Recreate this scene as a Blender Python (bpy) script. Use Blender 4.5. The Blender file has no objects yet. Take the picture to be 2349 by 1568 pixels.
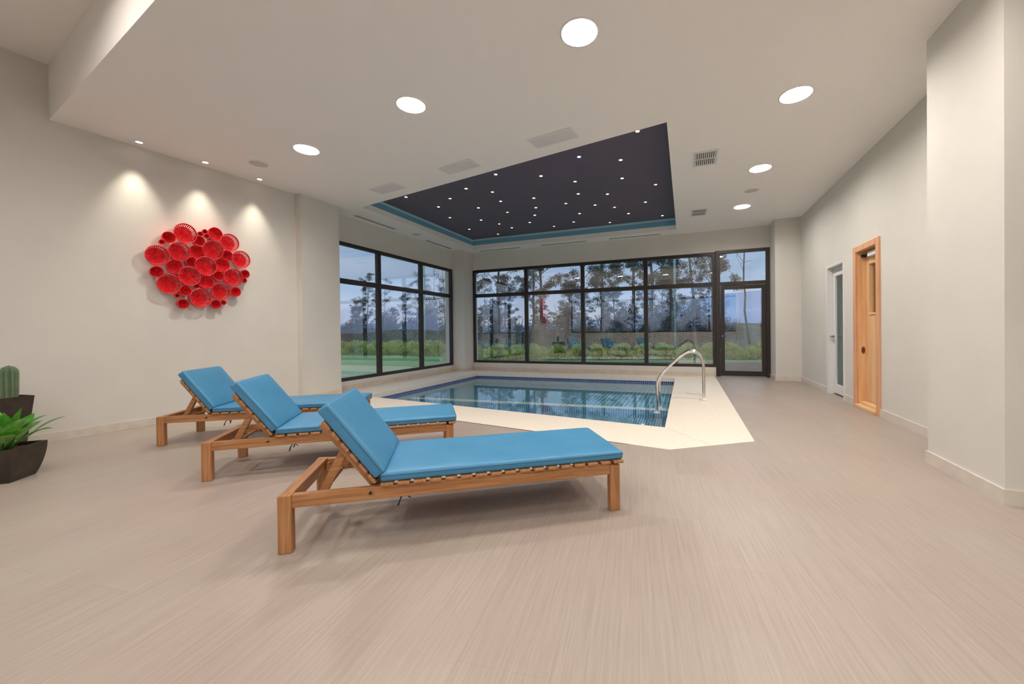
import bpy, bmesh, math, random
from mathutils import Vector, Matrix
from mathutils.geometry import tessellate_polygon

C = bpy.context.scene.collection
SC = bpy.context.scene
R = math.radians

# ------------------------------------------------------------------ camera
cam_d = bpy.data.cameras.new('camera')
cam = bpy.data.objects.new('camera', cam_d); C.objects.link(cam)
SC.camera = cam
right = Vector((0.93745, 0.34793, -0.01164)); up = Vector((0.00827, 0.01116, 0.99990)); fwd = Vector((-0.34803, 0.93745, -0.00758))
mw = Matrix((( right.x, up.x, -fwd.x, 0.0), (right.y, up.y, -fwd.y, 0.0), (right.z, up.z, -fwd.z, 1.15), (0, 0, 0, 1)))
cam.matrix_world = mw
cam_d.sensor_fit = 'HORIZONTAL'; cam_d.sensor_width = 36.0
cam_d.lens = 877.785 / 2349 * 36.0
cam_d.shift_x = -0.0305; cam_d.shift_y = -0.00784
cam_d.clip_start = 0.05; cam_d.clip_end = 2000

# ------------------------------------------------------------------ view + sky
SC.view_settings.view_transform = 'Standard'; SC.view_settings.look = 'None'
SC.view_settings.exposure = 0.09; SC.view_settings.gamma = 1.0
SC.view_settings.use_curve_mapping = False
EMIT_DOWN = 205.0       # large round downlights
EMIT_SPOT = 72.0       # picture spots (watts)
SKY = 0.92

w = bpy.data.worlds.new('dusk_sky'); SC.world = w; w.use_nodes = True
nt = w.node_tree; nt.nodes.clear()
def N(t, kind, **kw):
    n = t.nodes.new(kind)
    for k, v in kw.items():
        if k in n.inputs.keys(): n.inputs[k].default_value = v
        else: setattr(n, k, v)
    return n
def ramp(t, stops, interp='LINEAR'):
    n = t.nodes.new('ShaderNodeValToRGB'); cr = n.color_ramp; cr.interpolation = interp
    while len(cr.elements) > 1: cr.elements.remove(cr.elements[0])
    cr.elements[0].position = stops[0][0]; cr.elements[0].color = stops[0][1]
    for p, c in stops[1:]:
        e = cr.elements.new(p); e.color = c
    return n
def g4(v): return (v, v, v, 1)
tc = N(nt, 'ShaderNodeTexCoord'); sx = N(nt, 'ShaderNodeSeparateXYZ')
nt.links.new(tc.outputs['Generated'], sx.inputs[0])
rp = ramp(nt, [(0.0, (0.30, 0.34, 0.44, 1)), (0.02, (0.56, 0.60, 0.74, 1)), (0.10, (0.40, 0.56, 0.80, 1)), (0.30, (0.33, 0.52, 0.78, 1)), (0.55, (0.95, 1.10, 1.35, 1)), (1.0, (1.5, 1.65, 1.9, 1))])
nt.links.new(sx.outputs['Z'], rp.inputs[0])
mp = N(nt, 'ShaderNodeMapping'); mp.inputs['Scale'].default_value = (1.0, 1.0, 7.0)
nt.links.new(tc.outputs['Generated'], mp.inputs[0])
ns = N(nt, 'ShaderNodeTexNoise', Scale=2.6, Detail=6.0, Roughness=0.55)
nt.links.new(mp.outputs[0], ns.inputs['Vector'])
cr = ramp(nt, [(0.40, g4(0.0)), (0.68, g4(1.0))]); nt.links.new(ns.outputs[0], cr.inputs[0])
mx = N(nt, 'ShaderNodeMix', data_type='RGBA'); mx.inputs['B'].default_value = (0.66, 0.72, 0.86, 1)
ml = N(nt, 'ShaderNodeMath', operation='MULTIPLY'); ml.inputs[1].default_value = 0.55
nt.links.new(cr.outputs[0], ml.inputs[0]); nt.links.new(ml.outputs[0], mx.inputs['Factor'])
nt.links.new(rp.outputs[0], mx.inputs['A'])
bg = N(nt, 'ShaderNodeBackground', Strength=SKY); out = N(nt, 'ShaderNodeOutputWorld')
nt.links.new(mx.outputs['Result'], bg.inputs[0]); nt.links.new(bg.outputs[0], out.inputs[0])

# ------------------------------------------------------------------ materials
def pmat(name, col, rough=0.5, metal=0.0, spec=0.5, **kw):
    m = bpy.data.materials.new(name); m.use_nodes = True
    b = m.node_tree.nodes['Principled BSDF']
    b.inputs['Base Color'].default_value = (*col, 1); b.inputs['Roughness'].default_value = rough
    b.inputs['Metallic'].default_value = metal; b.inputs['Specular IOR Level'].default_value = spec
    for k, v in kw.items(): b.inputs[k.replace('_', ' ')].default_value = v
    return m
def noisy(m, ca, cb, scale=(4, 4, 4), nscale=3.0, detail=4.0, lo=0.35, hi=0.65, bump=0.0, coords='Object'):
    t = m.node_tree; b = t.nodes['Principled BSDF']
    tcn = N(t, 'ShaderNodeTexCoord'); mpn = N(t, 'ShaderNodeMapping'); mpn.inputs['Scale'].default_value = scale
    t.links.new(tcn.outputs[coords], mpn.inputs[0])
    nn = N(t, 'ShaderNodeTexNoise', Scale=nscale, Detail=detail); t.links.new(mpn.outputs[0], nn.inputs['Vector'])
    r = ramp(t, [(lo, (*ca, 1)), (hi, (*cb, 1))]); t.links.new(nn.outputs[0], r.inputs[0])
    t.links.new(r.outputs[0], b.inputs['Base Color'])
    if bump:
        bp = N(t, 'ShaderNodeBump', Strength=bump, Distance=0.002)
        t.links.new(nn.outputs[0], bp.inputs['Height']); t.links.new(bp.outputs[0], b.inputs['Normal'])
    return m
def emat(name, col, st):
    m = bpy.data.materials.new(name); m.use_nodes = True; t = m.node_tree; t.nodes.clear()
    e = N(t, 'ShaderNodeEmission', Strength=st); e.inputs[0].default_value = (*col, 1)
    o = N(t, 'ShaderNodeOutputMaterial'); t.links.new(e.outputs[0], o.inputs[0]); return m
def glassmat(name, tint, refl, ior=1.5):
    m = bpy.data.materials.new(name); m.use_nodes = True; t = m.node_tree; t.nodes.clear()
    tr = N(t, 'ShaderNodeBsdfTransparent'); tr.inputs[0].default_value = (*tint, 1)
    gl = N(t, 'ShaderNodeBsdfGlossy', Roughness=0.0); gl.inputs[0].default_value = (0.95, 0.97, 1, 1)
    ge = N(t, 'ShaderNodeNewGeometry'); io = N(t, 'ShaderNodeMath', operation='MULTIPLY_ADD'); io.inputs[1].default_value = 1.0 / ior - ior; io.inputs[2].default_value = ior
    t.links.new(ge.outputs['Backfacing'], io.inputs[0])     # the same index whichever way the sheet faces
    fr = N(t, 'ShaderNodeFresnel', IOR=ior); t.links.new(io.outputs[0], fr.inputs['IOR']); mu = N(t, 'ShaderNodeMath', operation='MULTIPLY'); mu.inputs[1].default_value = refl; mu.use_clamp = True
    mix = N(t, 'ShaderNodeMixShader'); o = N(t, 'ShaderNodeOutputMaterial')
    t.links.new(fr.outputs[0], mu.inputs[0]); t.links.new(mu.outputs[0], mix.inputs[0])
    t.links.new(tr.outputs[0], mix.inputs[1]); t.links.new(gl.outputs[0], mix.inputs[2]); t.links.new(mix.outputs[0], o.inputs[0])
    return m

M = {}
M['wall'] = noisy(pmat('wall_paint', (.5, .5, .5), 0.75, spec=0.25), (0.690, 0.665, 0.615), (0.710, 0.685, 0.635), nscale=0.8)
M['ceil'] = noisy(pmat('ceiling_paint', (.5, .5, .5), 0.8, spec=0.2), (0.945, 0.905, 0.870), (0.95, 0.91, 0.88), nscale=0.6)
M['frame'] = pmat('bronze_frame', (0.035, 0.026, 0.022), 0.4, spec=0.4)
M['seal'] = pmat('black_gasket', (0.01, 0.01, 0.012), 0.6)
M['base'] = noisy(pmat('skirting_tile', (.7, .66, .6), 0.45), (0.66, 0.60, 0.53), (0.72, 0.66, 0.59), nscale=3)
M['deck'] = noisy(pmat('cream_stone', (.9, .8, .7), 0.5, spec=0.3), (0.80, 0.72, 0.61), (0.85, 0.77, 0.67), nscale=5, bump=0.15)
M['skirt_stone'] = noisy(pmat('beige_stone', (.7, .6, .5), 0.5), (0.62, 0.52, 0.42), (0.70, 0.60, 0.49), nscale=2.2)
M['glass'] = glassmat('window_glass', (0.92, 0.96, 0.98), 6.0)
M['doorglass'] = glassmat('tinted_glass', (0.55, 0.75, 0.74), 0.9)
M['slotglass'] = glassmat('slot_glass', (0.90, 0.84, 0.76), 0.9)
M['water'] = glassmat('pool_water', (0.84, 0.97, 0.99), 1.05, 1.333)
M['navy'] = pmat('dark_blue_ceiling', (0.128, 0.108, 0.150), 0.6)
M['bluetrim'] = pmat('blue_paint', (0.18, 0.43, 0.60), 0.5)
M['lightblue'] = pmat('pale_blue_cove_glow', (0.52, 0.84, 0.96), 0.5)  # paler blue stands in for a cove glow, put into the paint
M['white'] = pmat('white_enamel', (0.80, 0.79, 0.78), 0.35)
M['grille'] = pmat('grille_enamel', (0.84, 0.80, 0.80), 0.5)
M['dark'] = pmat('dark_void', (0.03, 0.025, 0.02), 0.8)
M['speaker'] = pmat('speaker_mesh', (0.62, 0.58, 0.55), 0.7)
M['steel'] = pmat('polished_steel', (0.78, 0.74, 0.70), 0.16, 1.0)
M['brushed'] = pmat('brushed_nickel', (0.42, 0.40, 0.37), 0.35, 1.0)
M['lamp'] = emat('lamp_diffuser', (1.0, 0.93, 0.855), EMIT_DOWN)
M['spotlens'] = emat('spot_lens', (1.0, 0.92, 0.80), 7.0)
M['lamphigh'] = emat('lamp_diffuser_upper', (1.0, 0.93, 0.855), EMIT_DOWN * 0.9)
M['starw'] = emat('star_warm_white', (1.0, 0.80, 0.52), 5.0)
M['starc'] = emat('star_cool_white', (0.62, 0.84, 1.0), 5.0)
M['starn'] = emat('star_amber', (1.0, 0.50, 0.24), 4.2)
M['teal'] = noisy(pmat('shower_tile', (.1, .2, .2), 0.3), (0.26, 0.46, 0.41), (0.34, 0.54, 0.48), nscale=2)
M['strip'] = emat('strip_lamp', (1, 0.98, 0.92), 14.0)
M['towns'] = emat('town_light', (1.0, 0.95, 0.88), 0.8)
M['soil'] = noisy(pmat('potting_soil', (.1, .05, .03), 0.95), (0.05, 0.025, 0.015), (0.16, 0.08, 0.05), nscale=30, bump=0.8)
M['pot'] = noisy(pmat('dark_brown_glaze', (.04, .03, .02), 0.42), (0.030, 0.022, 0.016), (0.050, 0.038, 0.028), nscale=3)
M['strap'] = pmat('navy_cord', (0.01, 0.015, 0.03), 0.7)
M['pipe'] = pmat('pale_green_upright', (0.30, 0.42, 0.38), 0.5)
M['concrete'] = noisy(pmat('concrete', (.4, .4, .4), 0.8), (0.42, 0.41, 0.38), (0.52, 0.50, 0.47), nscale=4)

# wood: teak loungers, pine sauna door
def wood(name, ca, cb, cc, scale, rough=0.5, knots=False):
    m = pmat(name, ca, rough); t = m.node_tree; b = t.nodes['Principled BSDF']
    tcn = N(t, 'ShaderNodeTexCoord'); mpn = N(t, 'ShaderNodeMapping'); mpn.inputs['Scale'].default_value = scale
    t.links.new(tcn.outputs['Object'], mpn.inputs[0])
    n1 = N(t, 'ShaderNodeTexNoise', Scale=2.0, Detail=7.0, Roughness=0.6, Distortion=0.4); t.links.new(mpn.outputs[0], n1.inputs['Vector'])
    r = ramp(t, [(0.30, (*ca, 1)), (0.52, (*cb, 1)), (0.75, (*cc, 1))]); t.links.new(n1.outputs[0], r.inputs[0])
    last = r.outputs[0]
    if knots:
        v = N(t, 'ShaderNodeTexVoronoi', Scale=1.0); mk = N(t, 'ShaderNodeMapping'); mk.inputs['Scale'].default_value = (3.4, 6.0, 1.5)
        t.links.new(tcn.outputs['Object'], mk.inputs[0]); t.links.new(mk.outputs[0], v.inputs['Vector'])
        rk = ramp(t, [(0.06, (0.15, 0.05, 0.02, 1)), (0.10, (1, 1, 1, 1))]); t.links.new(v.outputs['Distance'], rk.inputs[0])
        mm = N(t, 'ShaderNodeMix', data_type='RGBA', blend_type='MULTIPLY'); mm.inputs['Factor'].default_value = 1
        t.links.new(last, mm.inputs['A']); t.links.new(rk.outputs[0], mm.inputs['B']); last = mm.outputs['Result']
    t.links.new(last, b.inputs['Base Color'])
    bp = N(t, 'ShaderNodeBump', Strength=0.15, Distance=0.002); t.links.new(n1.outputs[0], bp.inputs['Height']); t.links.new(bp.outputs[0], b.inputs['Normal'])
    return m
M['teakx'] = wood('teak_long_grain', (0.30, 0.120, 0.040), (0.44, 0.20, 0.075), (0.56, 0.29, 0.125), (1.5, 30, 30))
M['teaky'] = wood('teak_cross_grain', (0.30, 0.120, 0.040), (0.44, 0.20, 0.075), (0.56, 0.29, 0.125), (30, 1.5, 30))
M['teakz'] = wood('teak_upright_grain', (0.30, 0.120, 0.040), (0.44, 0.20, 0.075), (0.56, 0.29, 0.125), (30, 30, 1.5))
M['pine'] = wood('pine_board', (0.66, 0.36, 0.16), (0.78, 0.47, 0.23), (0.85, 0.56, 0.31), (14, 14, 0.8), knots=True)
M['pinelight'] = wood('pine_board_pale', (0.74, 0.45, 0.21), (0.80, 0.52, 0.27), (0.86, 0.60, 0.35), (14, 1.2, 14))
M['pinelightz'] = wood('pine_plank_pale', (0.72, 0.42, 0.20), (0.80, 0.51, 0.27), (0.86, 0.60, 0.35), (12, 12, 0.8))
M['pinedark'] = wood('pine_casing', (0.62, 0.29, 0.16), (0.74, 0.40, 0.22), (0.82, 0.52, 0.30), (20, 20, 0.7))

# blue upholstery
def cushion_mat():
    m = pmat('blue_vinyl', (0.07, 0.30, 0.52), 0.42, spec=0.45); t = m.node_tree; b = t.nodes['Principled BSDF']
    tcn = N(t, 'ShaderNodeTexCoord'); n1 = N(t, 'ShaderNodeTexNoise', Scale=260.0, Detail=2.0); t.links.new(tcn.outputs['Object'], n1.inputs['Vector'])
    n2 = N(t, 'ShaderNodeTexNoise', Scale=5.0, Detail=4.0); t.links.new(tcn.outputs['Object'], n2.inputs['Vector'])
    r = ramp(t, [(0.3, (0.056, 0.235, 0.420, 1)), (0.7, (0.072, 0.262, 0.455, 1))]); t.links.new(n2.outputs[0], r.inputs[0]); t.links.new(r.outputs[0], b.inputs['Base Color'])
    ad = N(t, 'ShaderNodeMath', operation='MULTIPLY_ADD'); ad.inputs[1].default_value = 0.15
    t.links.new(n1.outputs[0], ad.inputs[0]); t.links.new(n2.outputs[0], ad.inputs[2])
    bp = N(t, 'ShaderNodeBump', Strength=0.35, Distance=0.006); t.links.new(ad.outputs[0], bp.inputs['Height']); t.links.new(bp.outputs[0], b.inputs['Normal'])
    return m
M['vinyl'] = cushion_mat()
M['piping'] = pmat('blue_piping', (0.03, 0.17, 0.32), 0.5)

# red pleated baskets
def red_mat():
    m = pmat('red_lacquered_fibre', (0.72, 0.02, 0.03), 0.38, spec=0.5); t = m.node_tree; b = t.nodes['Principled BSDF']
    tcn = N(t, 'ShaderNodeTexCoord'); n = N(t, 'ShaderNodeTexNoise', Scale=60.0, Detail=3.0); t.links.new(tcn.outputs['Object'], n.inputs['Vector'])
    r = ramp(t, [(0.3, (0.72, 0.018, 0.030, 1)), (0.7, (0.92, 0.050, 0.065, 1))]); t.links.new(n.outputs[0], r.inputs[0]); t.links.new(r.outputs[0], b.inputs['Base Color'])
    return m
M['red'] = red_mat()

# plank floor: long streaky vinyl planks laid parallel to the picture wall
def floor_mat():
    m = pmat('streaked_plank_floor', (.4, .35, .3), 0.42, spec=0.35); t = m.node_tree; b = t.nodes['Principled BSDF']
    tcn = N(t, 'ShaderNodeTexCoord'); mp1 = N(t, 'ShaderNodeMapping'); mp1.inputs['Rotation'].default_value = (0, 0, R(-96.75))
    t.links.new(tcn.outputs['Object'], mp1.inputs[0])
    br = N(t, 'ShaderNodeTexBrick', Scale=1.0); br.offset = 0.37; br.squash = 1.0
    for k, v in (('Mortar Size', 0.0011), ('Mortar Smooth', 0.3), ('Bias', 0.0), ('Brick Width', 1.22), ('Row Height', 0.31)): br.inputs[k].default_value = v
    br.inputs['Color1'].default_value = (0.0, 0, 0, 1); br.inputs['Color2'].default_value = (1, 1, 1, 1); br.inputs['Mortar'].default_value = (0.5, 0.5, 0.5, 1)
    t.links.new(mp1.outputs[0], br.inputs['Vector'])
    mp2 = N(t, 'ShaderNodeMapping'); mp2.inputs['Scale'].default_value = (2.2, 75, 1)
    t.links.new(mp1.outputs[0], mp2.inputs[0])
    n1 = N(t, 'ShaderNodeTexNoise', Scale=1.0, Detail=5.0, Roughness=0.7); t.links.new(mp2.outputs[0], n1.inputs['Vector'])
    r1 = ramp(t, [(0.28, (0.340, 0.284, 0.243, 1)), (0.5, (0.388, 0.330, 0.286, 1)), (0.74, (0.434, 0.374, 0.328, 1))]); t.links.new(n1.outputs[0], r1.inputs[0])
    n2 = N(t, 'ShaderNodeTexNoise', Scale=1.1, Detail=3.0); t.links.new(mp1.outputs[0], n2.inputs['Vector'])
    r2 = ramp(t, [(0.3, (0.97, 0.925, 0.925, 1)), (0.7, (1.00, 1.03, 1.0, 1))]); t.links.new(n2.outputs[0], r2.inputs[0])
    m1 = N(t, 'ShaderNodeMix', data_type='RGBA', blend_type='MULTIPLY'); m1.inputs['Factor'].default_value = 1
    t.links.new(r1.outputs[0], m1.inputs['A']); t.links.new(r2.outputs[0], m1.inputs['B'])
    r3 = ramp(t, [(0.0, (0.965, 0.96, 0.96, 1)), (1.0, (1.02, 1.02, 1.02, 1))]); t.links.new(br.outputs['Color'], r3.inputs[0])
    m2 = N(t, 'ShaderNodeMix', data_type='RGBA', blend_type='MULTIPLY'); m2.inputs['Factor'].default_value = 1
    t.links.new(m1.outputs['Result'], m2.inputs['A']); t.links.new(r3.outputs[0], m2.inputs['B'])
    m3 = N(t, 'ShaderNodeMix', data_type='RGBA'); m3.inputs['B'].default_value = (0.30, 0.235, 0.19, 1)
    ml = N(t, 'ShaderNodeMath', operation='MULTIPLY'); ml.inputs[1].default_value = 0.55; t.links.new(br.outputs['Fac'], ml.inputs[0])
    t.links.new(ml.outputs[0], m3.inputs['Factor']); t.links.new(m2.outputs['Result'], m3.inputs['A'])
    t.links.new(m3.outputs['Result'], b.inputs['Base Color'])
    bp = N(t, 'ShaderNodeBump', Strength=0.12, Distance=0.002); t.links.new(n1.outputs[0], bp.inputs['Height']); t.links.new(bp.outputs[0], b.inputs['Normal'])
    return m
M['floor'] = floor_mat()

def mosaic(name, ca, cb, grout, size, line, strongx=False, rough=0.2, axes=('X', 'Y', 'Z')):
    m = pmat(name, ca, rough); t = m.node_tree; b = t.nodes['Principled BSDF']
    tcn = N(t, 'ShaderNodeTexCoord'); s = N(t, 'ShaderNodeSeparateXYZ'); t.links.new(tcn.outputs['Object'], s.inputs[0])
    prev = None
    for ax in axes:
        d = N(t, 'ShaderNodeMath', operation='DIVIDE'); d.inputs[1].default_value = size; t.links.new(s.outputs[ax], d.inputs[0])
        o = N(t, 'ShaderNodeMath', operation='ADD'); o.inputs[1].default_value = 0.013; t.links.new(d.outputs[0], o.inputs[0])
        f = N(t, 'ShaderNodeMath', operation='FRACT'); t.links.new(o.outputs[0], f.inputs[0])
        c = N(t, 'ShaderNodeMath', operation='LESS_THAN'); c.inputs[1].default_value = line * (0.45 if (strongx and ax == 'Y') else 1); t.links.new(f.outputs[0], c.inputs[0])
        if prev:
            mxn = N(t, 'ShaderNodeMath', operation='MAXIMUM'); t.links.new(prev, mxn.inputs[0]); t.links.new(c.outputs[0], mxn.inputs[1]); prev = mxn.outputs[0]
        else: prev = c.outputs[0]
    wn = N(t, 'ShaderNodeTexNoise', Scale=9.0, Detail=2.0); t.links.new(tcn.outputs['Object'], wn.inputs['Vector'])
    r = ramp(t, [(0.35, (*ca, 1)), (0.65, (*cb, 1))]); t.links.new(wn.outputs[0], r.inputs[0])
    mm = N(t, 'ShaderNodeMix', data_type='RGBA'); mm.inputs['B'].default_value = (*grout, 1)
    t.links.new(prev, mm.inputs['Factor']); t.links.new(r.outputs[0], mm.inputs['A']); t.links.new(mm.outputs['Result'], b.inputs['Base Color'])
    return m
M['mosaicx'] = mosaic('navy_mosaic_long', (0.006, 0.012, 0.10), (0.015, 0.04, 0.20), (0.62, 0.62, 0.80), 0.045, 0.16, axes=('X', 'Z'))
M['mosaicy'] = mosaic('navy_mosaic_side', (0.006, 0.012, 0.10), (0.015, 0.04, 0.20), (0.62, 0.62, 0.80), 0.045, 0.16, axes=('Y', 'Z'))
M['poolfloor'] = mosaic('teal_mosaic_floor', (0.015, 0.24, 0.36), (0.025, 0.31, 0.43), (0.70, 0.86, 0.84), 0.085, 0.15, True, axes=('X', 'Y'))
M['poolnear'] = mosaic('teal_mosaic_step', (0.04, 0.17, 0.31), (0.07, 0.25, 0.40), (0.72, 0.84, 0.84), 0.0425, 0.16, True, axes=('X', 'Y'))
M['poolwall'] = mosaic('teal_mosaic_wall', (0.06, 0.20, 0.35), (0.10, 0.28, 0.43), (0.72, 0.84, 0.84), 0.0425, 0.13, axes=('X',))

# plants
def leafmat(name, ca, cb, rough=0.5, trans=0.25, nscale=3.0):
    m = pmat(name, ca, rough); t = m.node_tree; b = t.nodes['Principled BSDF']
    tcn = N(t, 'ShaderNodeTexCoord'); n = N(t, 'ShaderNodeTexNoise', Scale=nscale, Detail=3.0); t.links.new(tcn.outputs['Object'], n.inputs['Vector'])
    r = ramp(t, [(0.35, (*ca, 1)), (0.65, (*cb, 1))]); t.links.new(n.outputs[0], r.inputs[0]); t.links.new(r.outputs[0], b.inputs['Base Color'])
    if trans:
        tr = N(t, 'ShaderNodeBsdfTranslucent'); t.links.new(r.outputs[0], tr.inputs[0]); mix = N(t, 'ShaderNodeMixShader'); mix.inputs[0].default_value = trans
        o = [x for x in t.nodes if x.type == 'OUTPUT_MATERIAL'][0]
        t.links.new(b.outputs[0], mix.inputs[1]); t.links.new(tr.outputs[0], mix.inputs[2]); t.links.new(mix.outputs[0], o.inputs[0])
    return m
M['eucal'] = leafmat('eucalyptus_leaf', (0.040, 0.055, 0.040), (0.085, 0.100, 0.065), nscale=0.6)
M['shrubdark'] = leafmat('dark_shrub_leaf', (0.025, 0.045, 0.035), (0.055, 0.080, 0.055), nscale=0.8)
M['hedge'] = leafmat('hedge_leaf', (0.30, 0.42, 0.09), (0.58, 0.68, 0.26), nscale=2.0, trans=0.4)
M['bark'] = noisy(pmat('bark', (.1, .09, .08), 0.9), (0.060, 0.052, 0.048), (0.12, 0.10, 0.09), nscale=2.5)
M['paleb'] = noisy(pmat('pale_bark', (.2, .2, .2), 0.9), (0.14, 0.125, 0.12), (0.24, 0.22, 0.21), nscale=2.5)
M['lawn'] = noisy(pmat('lawn_grass', (.1, .2, .05), 0.9), (0.085, 0.21, 0.07), (0.13, 0.29, 0.11), nscale=0.35, detail=8, bump=0.3)
M['lawnpale'] = noisy(pmat('pale_mown_grass', (.2, .3, .1), 0.9), (0.25, 0.35, 0.20), (0.31, 0.42, 0.24), nscale=0.5, detail=6)
M['paving'] = noisy(pmat('dark_paving', (.1, .1, .1), 0.8), (0.055, 0.055, 0.045), (0.085, 0.08, 0.07), nscale=1.5, detail=6)
M['far'] = noisy(pmat('hazy_hill', (.2, .3, .4), 1.0, spec=0.0), (0.22, 0.32, 0.50), (0.26, 0.37, 0.55), nscale=0.02, scale=(1, 1, 2))  # distance haze is mixed into the hill colour
M['farlow'] = noisy(pmat('far_fields', (.1, .15, .15), 1.0, spec=0.0), (0.050, 0.085, 0.085), (0.09, 0.13, 0.12), nscale=0.06)
M['lily'] = leafmat('glossy_leaf', (0.045, 0.24, 0.02), (0.16, 0.48, 0.05), 0.28, 0.3, nscale=9)
M['lilypale'] = leafmat('pale_variegated_leaf', (0.14, 0.36, 0.05), (0.34, 0.56, 0.18), 0.3, 0.3, nscale=25)
M['grassy'] = leafmat('thin_blade', (0.10, 0.26, 0.04), (0.20, 0.40, 0.08), 0.4, 0.3)
M['cactus'] = leafmat('cactus_skin', (0.095, 0.155, 0.085), (0.16, 0.225, 0.12), 0.6, 0.0, nscale=8)
M['areole'] = pmat('areole', (0.42, 0.45, 0.28), 0.8)

# ------------------------------------------------------------------ mesh builder
class B:
    def __init__(s): s.v = []; s.f = []; s.sm = []
    def add(s, vs, fs, smooth=False):
        o = len(s.v); s.v += [tuple(v) for v in vs]; s.f += [tuple(i + o for i in f) for f in fs]; s.sm += [smooth] * len(fs)
        return s
    def box(s, x0, x1, y0, y1, z0, z1, mat=None):
        p = [Vector((x, y, z)) for x in (x0, x1) for y in (y0, y1) for z in (z0, z1)]
        if mat is not None: p = [mat @ q for q in p]
        return s.add(p, [(0, 1, 3, 2), (4, 6, 7, 5), (0, 4, 5, 1), (2, 3, 7, 6), (0, 2, 6, 4), (1, 5, 7, 3)])
    def hexa(s, bot, top):
        n = len(bot)
        return s.add(list(bot) + list(top), [tuple(range(n))[::-1], tuple(range(n, 2 * n))] + [(i, (i + 1) % n, n + (i + 1) % n, n + i) for i in range(n)])
    def prism(s, pts, z0, z1):
        return s.hexa([(x, y, z0) for x, y in pts], [(x, y, z1) for x, y in pts])
    def slab(s, outer, hole, z0, z1, more=()):
        rings_ = [list(outer), list(hole)] + [list(q) for q in more]
        tri = tessellate_polygon([[Vector((x, y, 0)) for x, y in q] for q in rings_]); pts = [q for r_ in rings_ for q in r_]; n = len(pts)
        vs = [(x, y, z1) for x, y in pts] + [(x, y, z0) for x, y in pts]
        fs = [tuple(t) for t in tri] + [tuple(i + n for i in t[::-1]) for t in tri]
        a = 0
        for r_ in rings_:
            k = len(r_)
            for i in range(k): fs.append((a + i, a + (i + 1) % k, n + a + (i + 1) % k, n + a + i))
            a += k
        return s.add(vs, fs)
    def tube(s, pts, r, seg=12, caps=True, smooth=True):
        pts = [Vector(p) for p in pts]; rs = r if isinstance(r, (list, tuple)) else [r] * len(pts)
        vs = []; prev = None
        for i, p in enumerate(pts):
            d = (pts[min(i + 1, len(pts) - 1)] - pts[max(i - 1, 0)]).normalized()
            if prev is None:
                a = Vector((0, 0, 1)) if abs(d.z) < 0.9 else Vector((1, 0, 0)); u = d.cross(a).normalized()
            else:
                u = (prev - d * prev.dot(d)); u = u.normalized() if u.length > 1e-6 else d.orthogonal().normalized()
            prev = u; q = d.cross(u)
            for k in range(seg):
                an = 2 * math.pi * k / seg; vs.append(p + (u * math.cos(an) + q * math.sin(an)) * rs[i])
        fs = [(i * seg + k, i * seg + (k + 1) % seg, (i + 1) * seg + (k + 1) % seg, (i + 1) * seg + k) for i in range(len(pts) - 1) for k in range(seg)]
        s.add(vs, fs, smooth)
        if caps:
            o = len(s.v) - len(vs); s.f += [tuple(o + k for k in range(seg))[::-1], tuple(o + (len(pts) - 1) * seg + k for k in range(seg))]; s.sm += [False, False]
        return s
    def lathe(s, prof, seg=32, mat=None, smooth=True, close=False):
        vs = []
        for r, z in prof:
            for k in range(seg):
                a = 2 * math.pi * k / seg; v = Vector((r * math.cos(a), r * math.sin(a), z)); vs.append(mat @ v if mat is not None else v)
        n = len(prof)
        fs = [(i * seg + k, i * seg + (k + 1) % seg, ((i + 1) % n) * seg + (k + 1) % seg, ((i + 1) % n) * seg + k) for i in range(n if close else n - 1) for k in range(seg)]
        return s.add(vs, fs, smooth)
    def build(s, name, m, parent=None, bevel=0.0, seg=2, loc=None):
        me = bpy.data.meshes.new(name); me.from_pydata(s.v, [], s.f)
        for i, p in enumerate(me.polygons): p.use_smooth = s.sm[i]
        bm = bmesh.new(); bm.from_mesh(me)
        bmesh.ops.recalc_face_normals(bm, faces=bm.faces)
        if bevel: bmesh.ops.bevel(bm, geom=list(bm.edges), offset=bevel, segments=seg, affect='EDGES', profile=0.5, clamp_overlap=True)
        bm.to_mesh(me); bm.free()
        me.materials.append(m); o = bpy.data.objects.new(name, me); C.objects.link(o)
        if parent is not None: o.parent = parent
        if loc is not None: o.location = loc
        return o

def tag(o, label=None, cat=None, group=None, kind=None):
    if label: o['label'] = label
    if cat: o['category'] = cat
    if group: o['group'] = group
    if kind: o['kind'] = kind
    return o
def thing(name, label, cat, loc=(0, 0, 0), rz=0.0, group=None, kind=None):
    o = bpy.data.objects.new(name, None); C.objects.link(o); o.location = loc; o.rotation_euler = (0, 0, rz)
    o.empty_display_size = 0.1
    return tag(o, label, cat, group, kind)
def copy_tree(o, parent=None):
    c = o.copy(); C.objects.link(c); c.parent = parent
    for ch in list(o.children): copy_tree(ch, c)
    return c
def struct(o, label, cat='wall'): return tag(o, label, cat, kind='structure')
ORD = ['first', 'second', 'third', 'fourth', 'fifth', 'sixth', 'seventh', 'eighth', 'ninth', 'tenth']

# ================================================================== THE SHELL
CZ = 3.54; HZ = 4.14
def beam_y(x): return 2.10 - 0.1535 * (x + 6.646)
AD = Vector((0.31, 2.62, 0)).normalized()          # along the picture wall, towards the pool
AN = Vector((AD.y, -AD.x, 0))                      # out of the picture wall, into the room
AP = Vector((-6.24, 4.70, 0))
def art(t, off=0.0, z=0.0):
    q = AP + AD * t + AN * off; return Vector((q.x, q.y, z))

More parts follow.
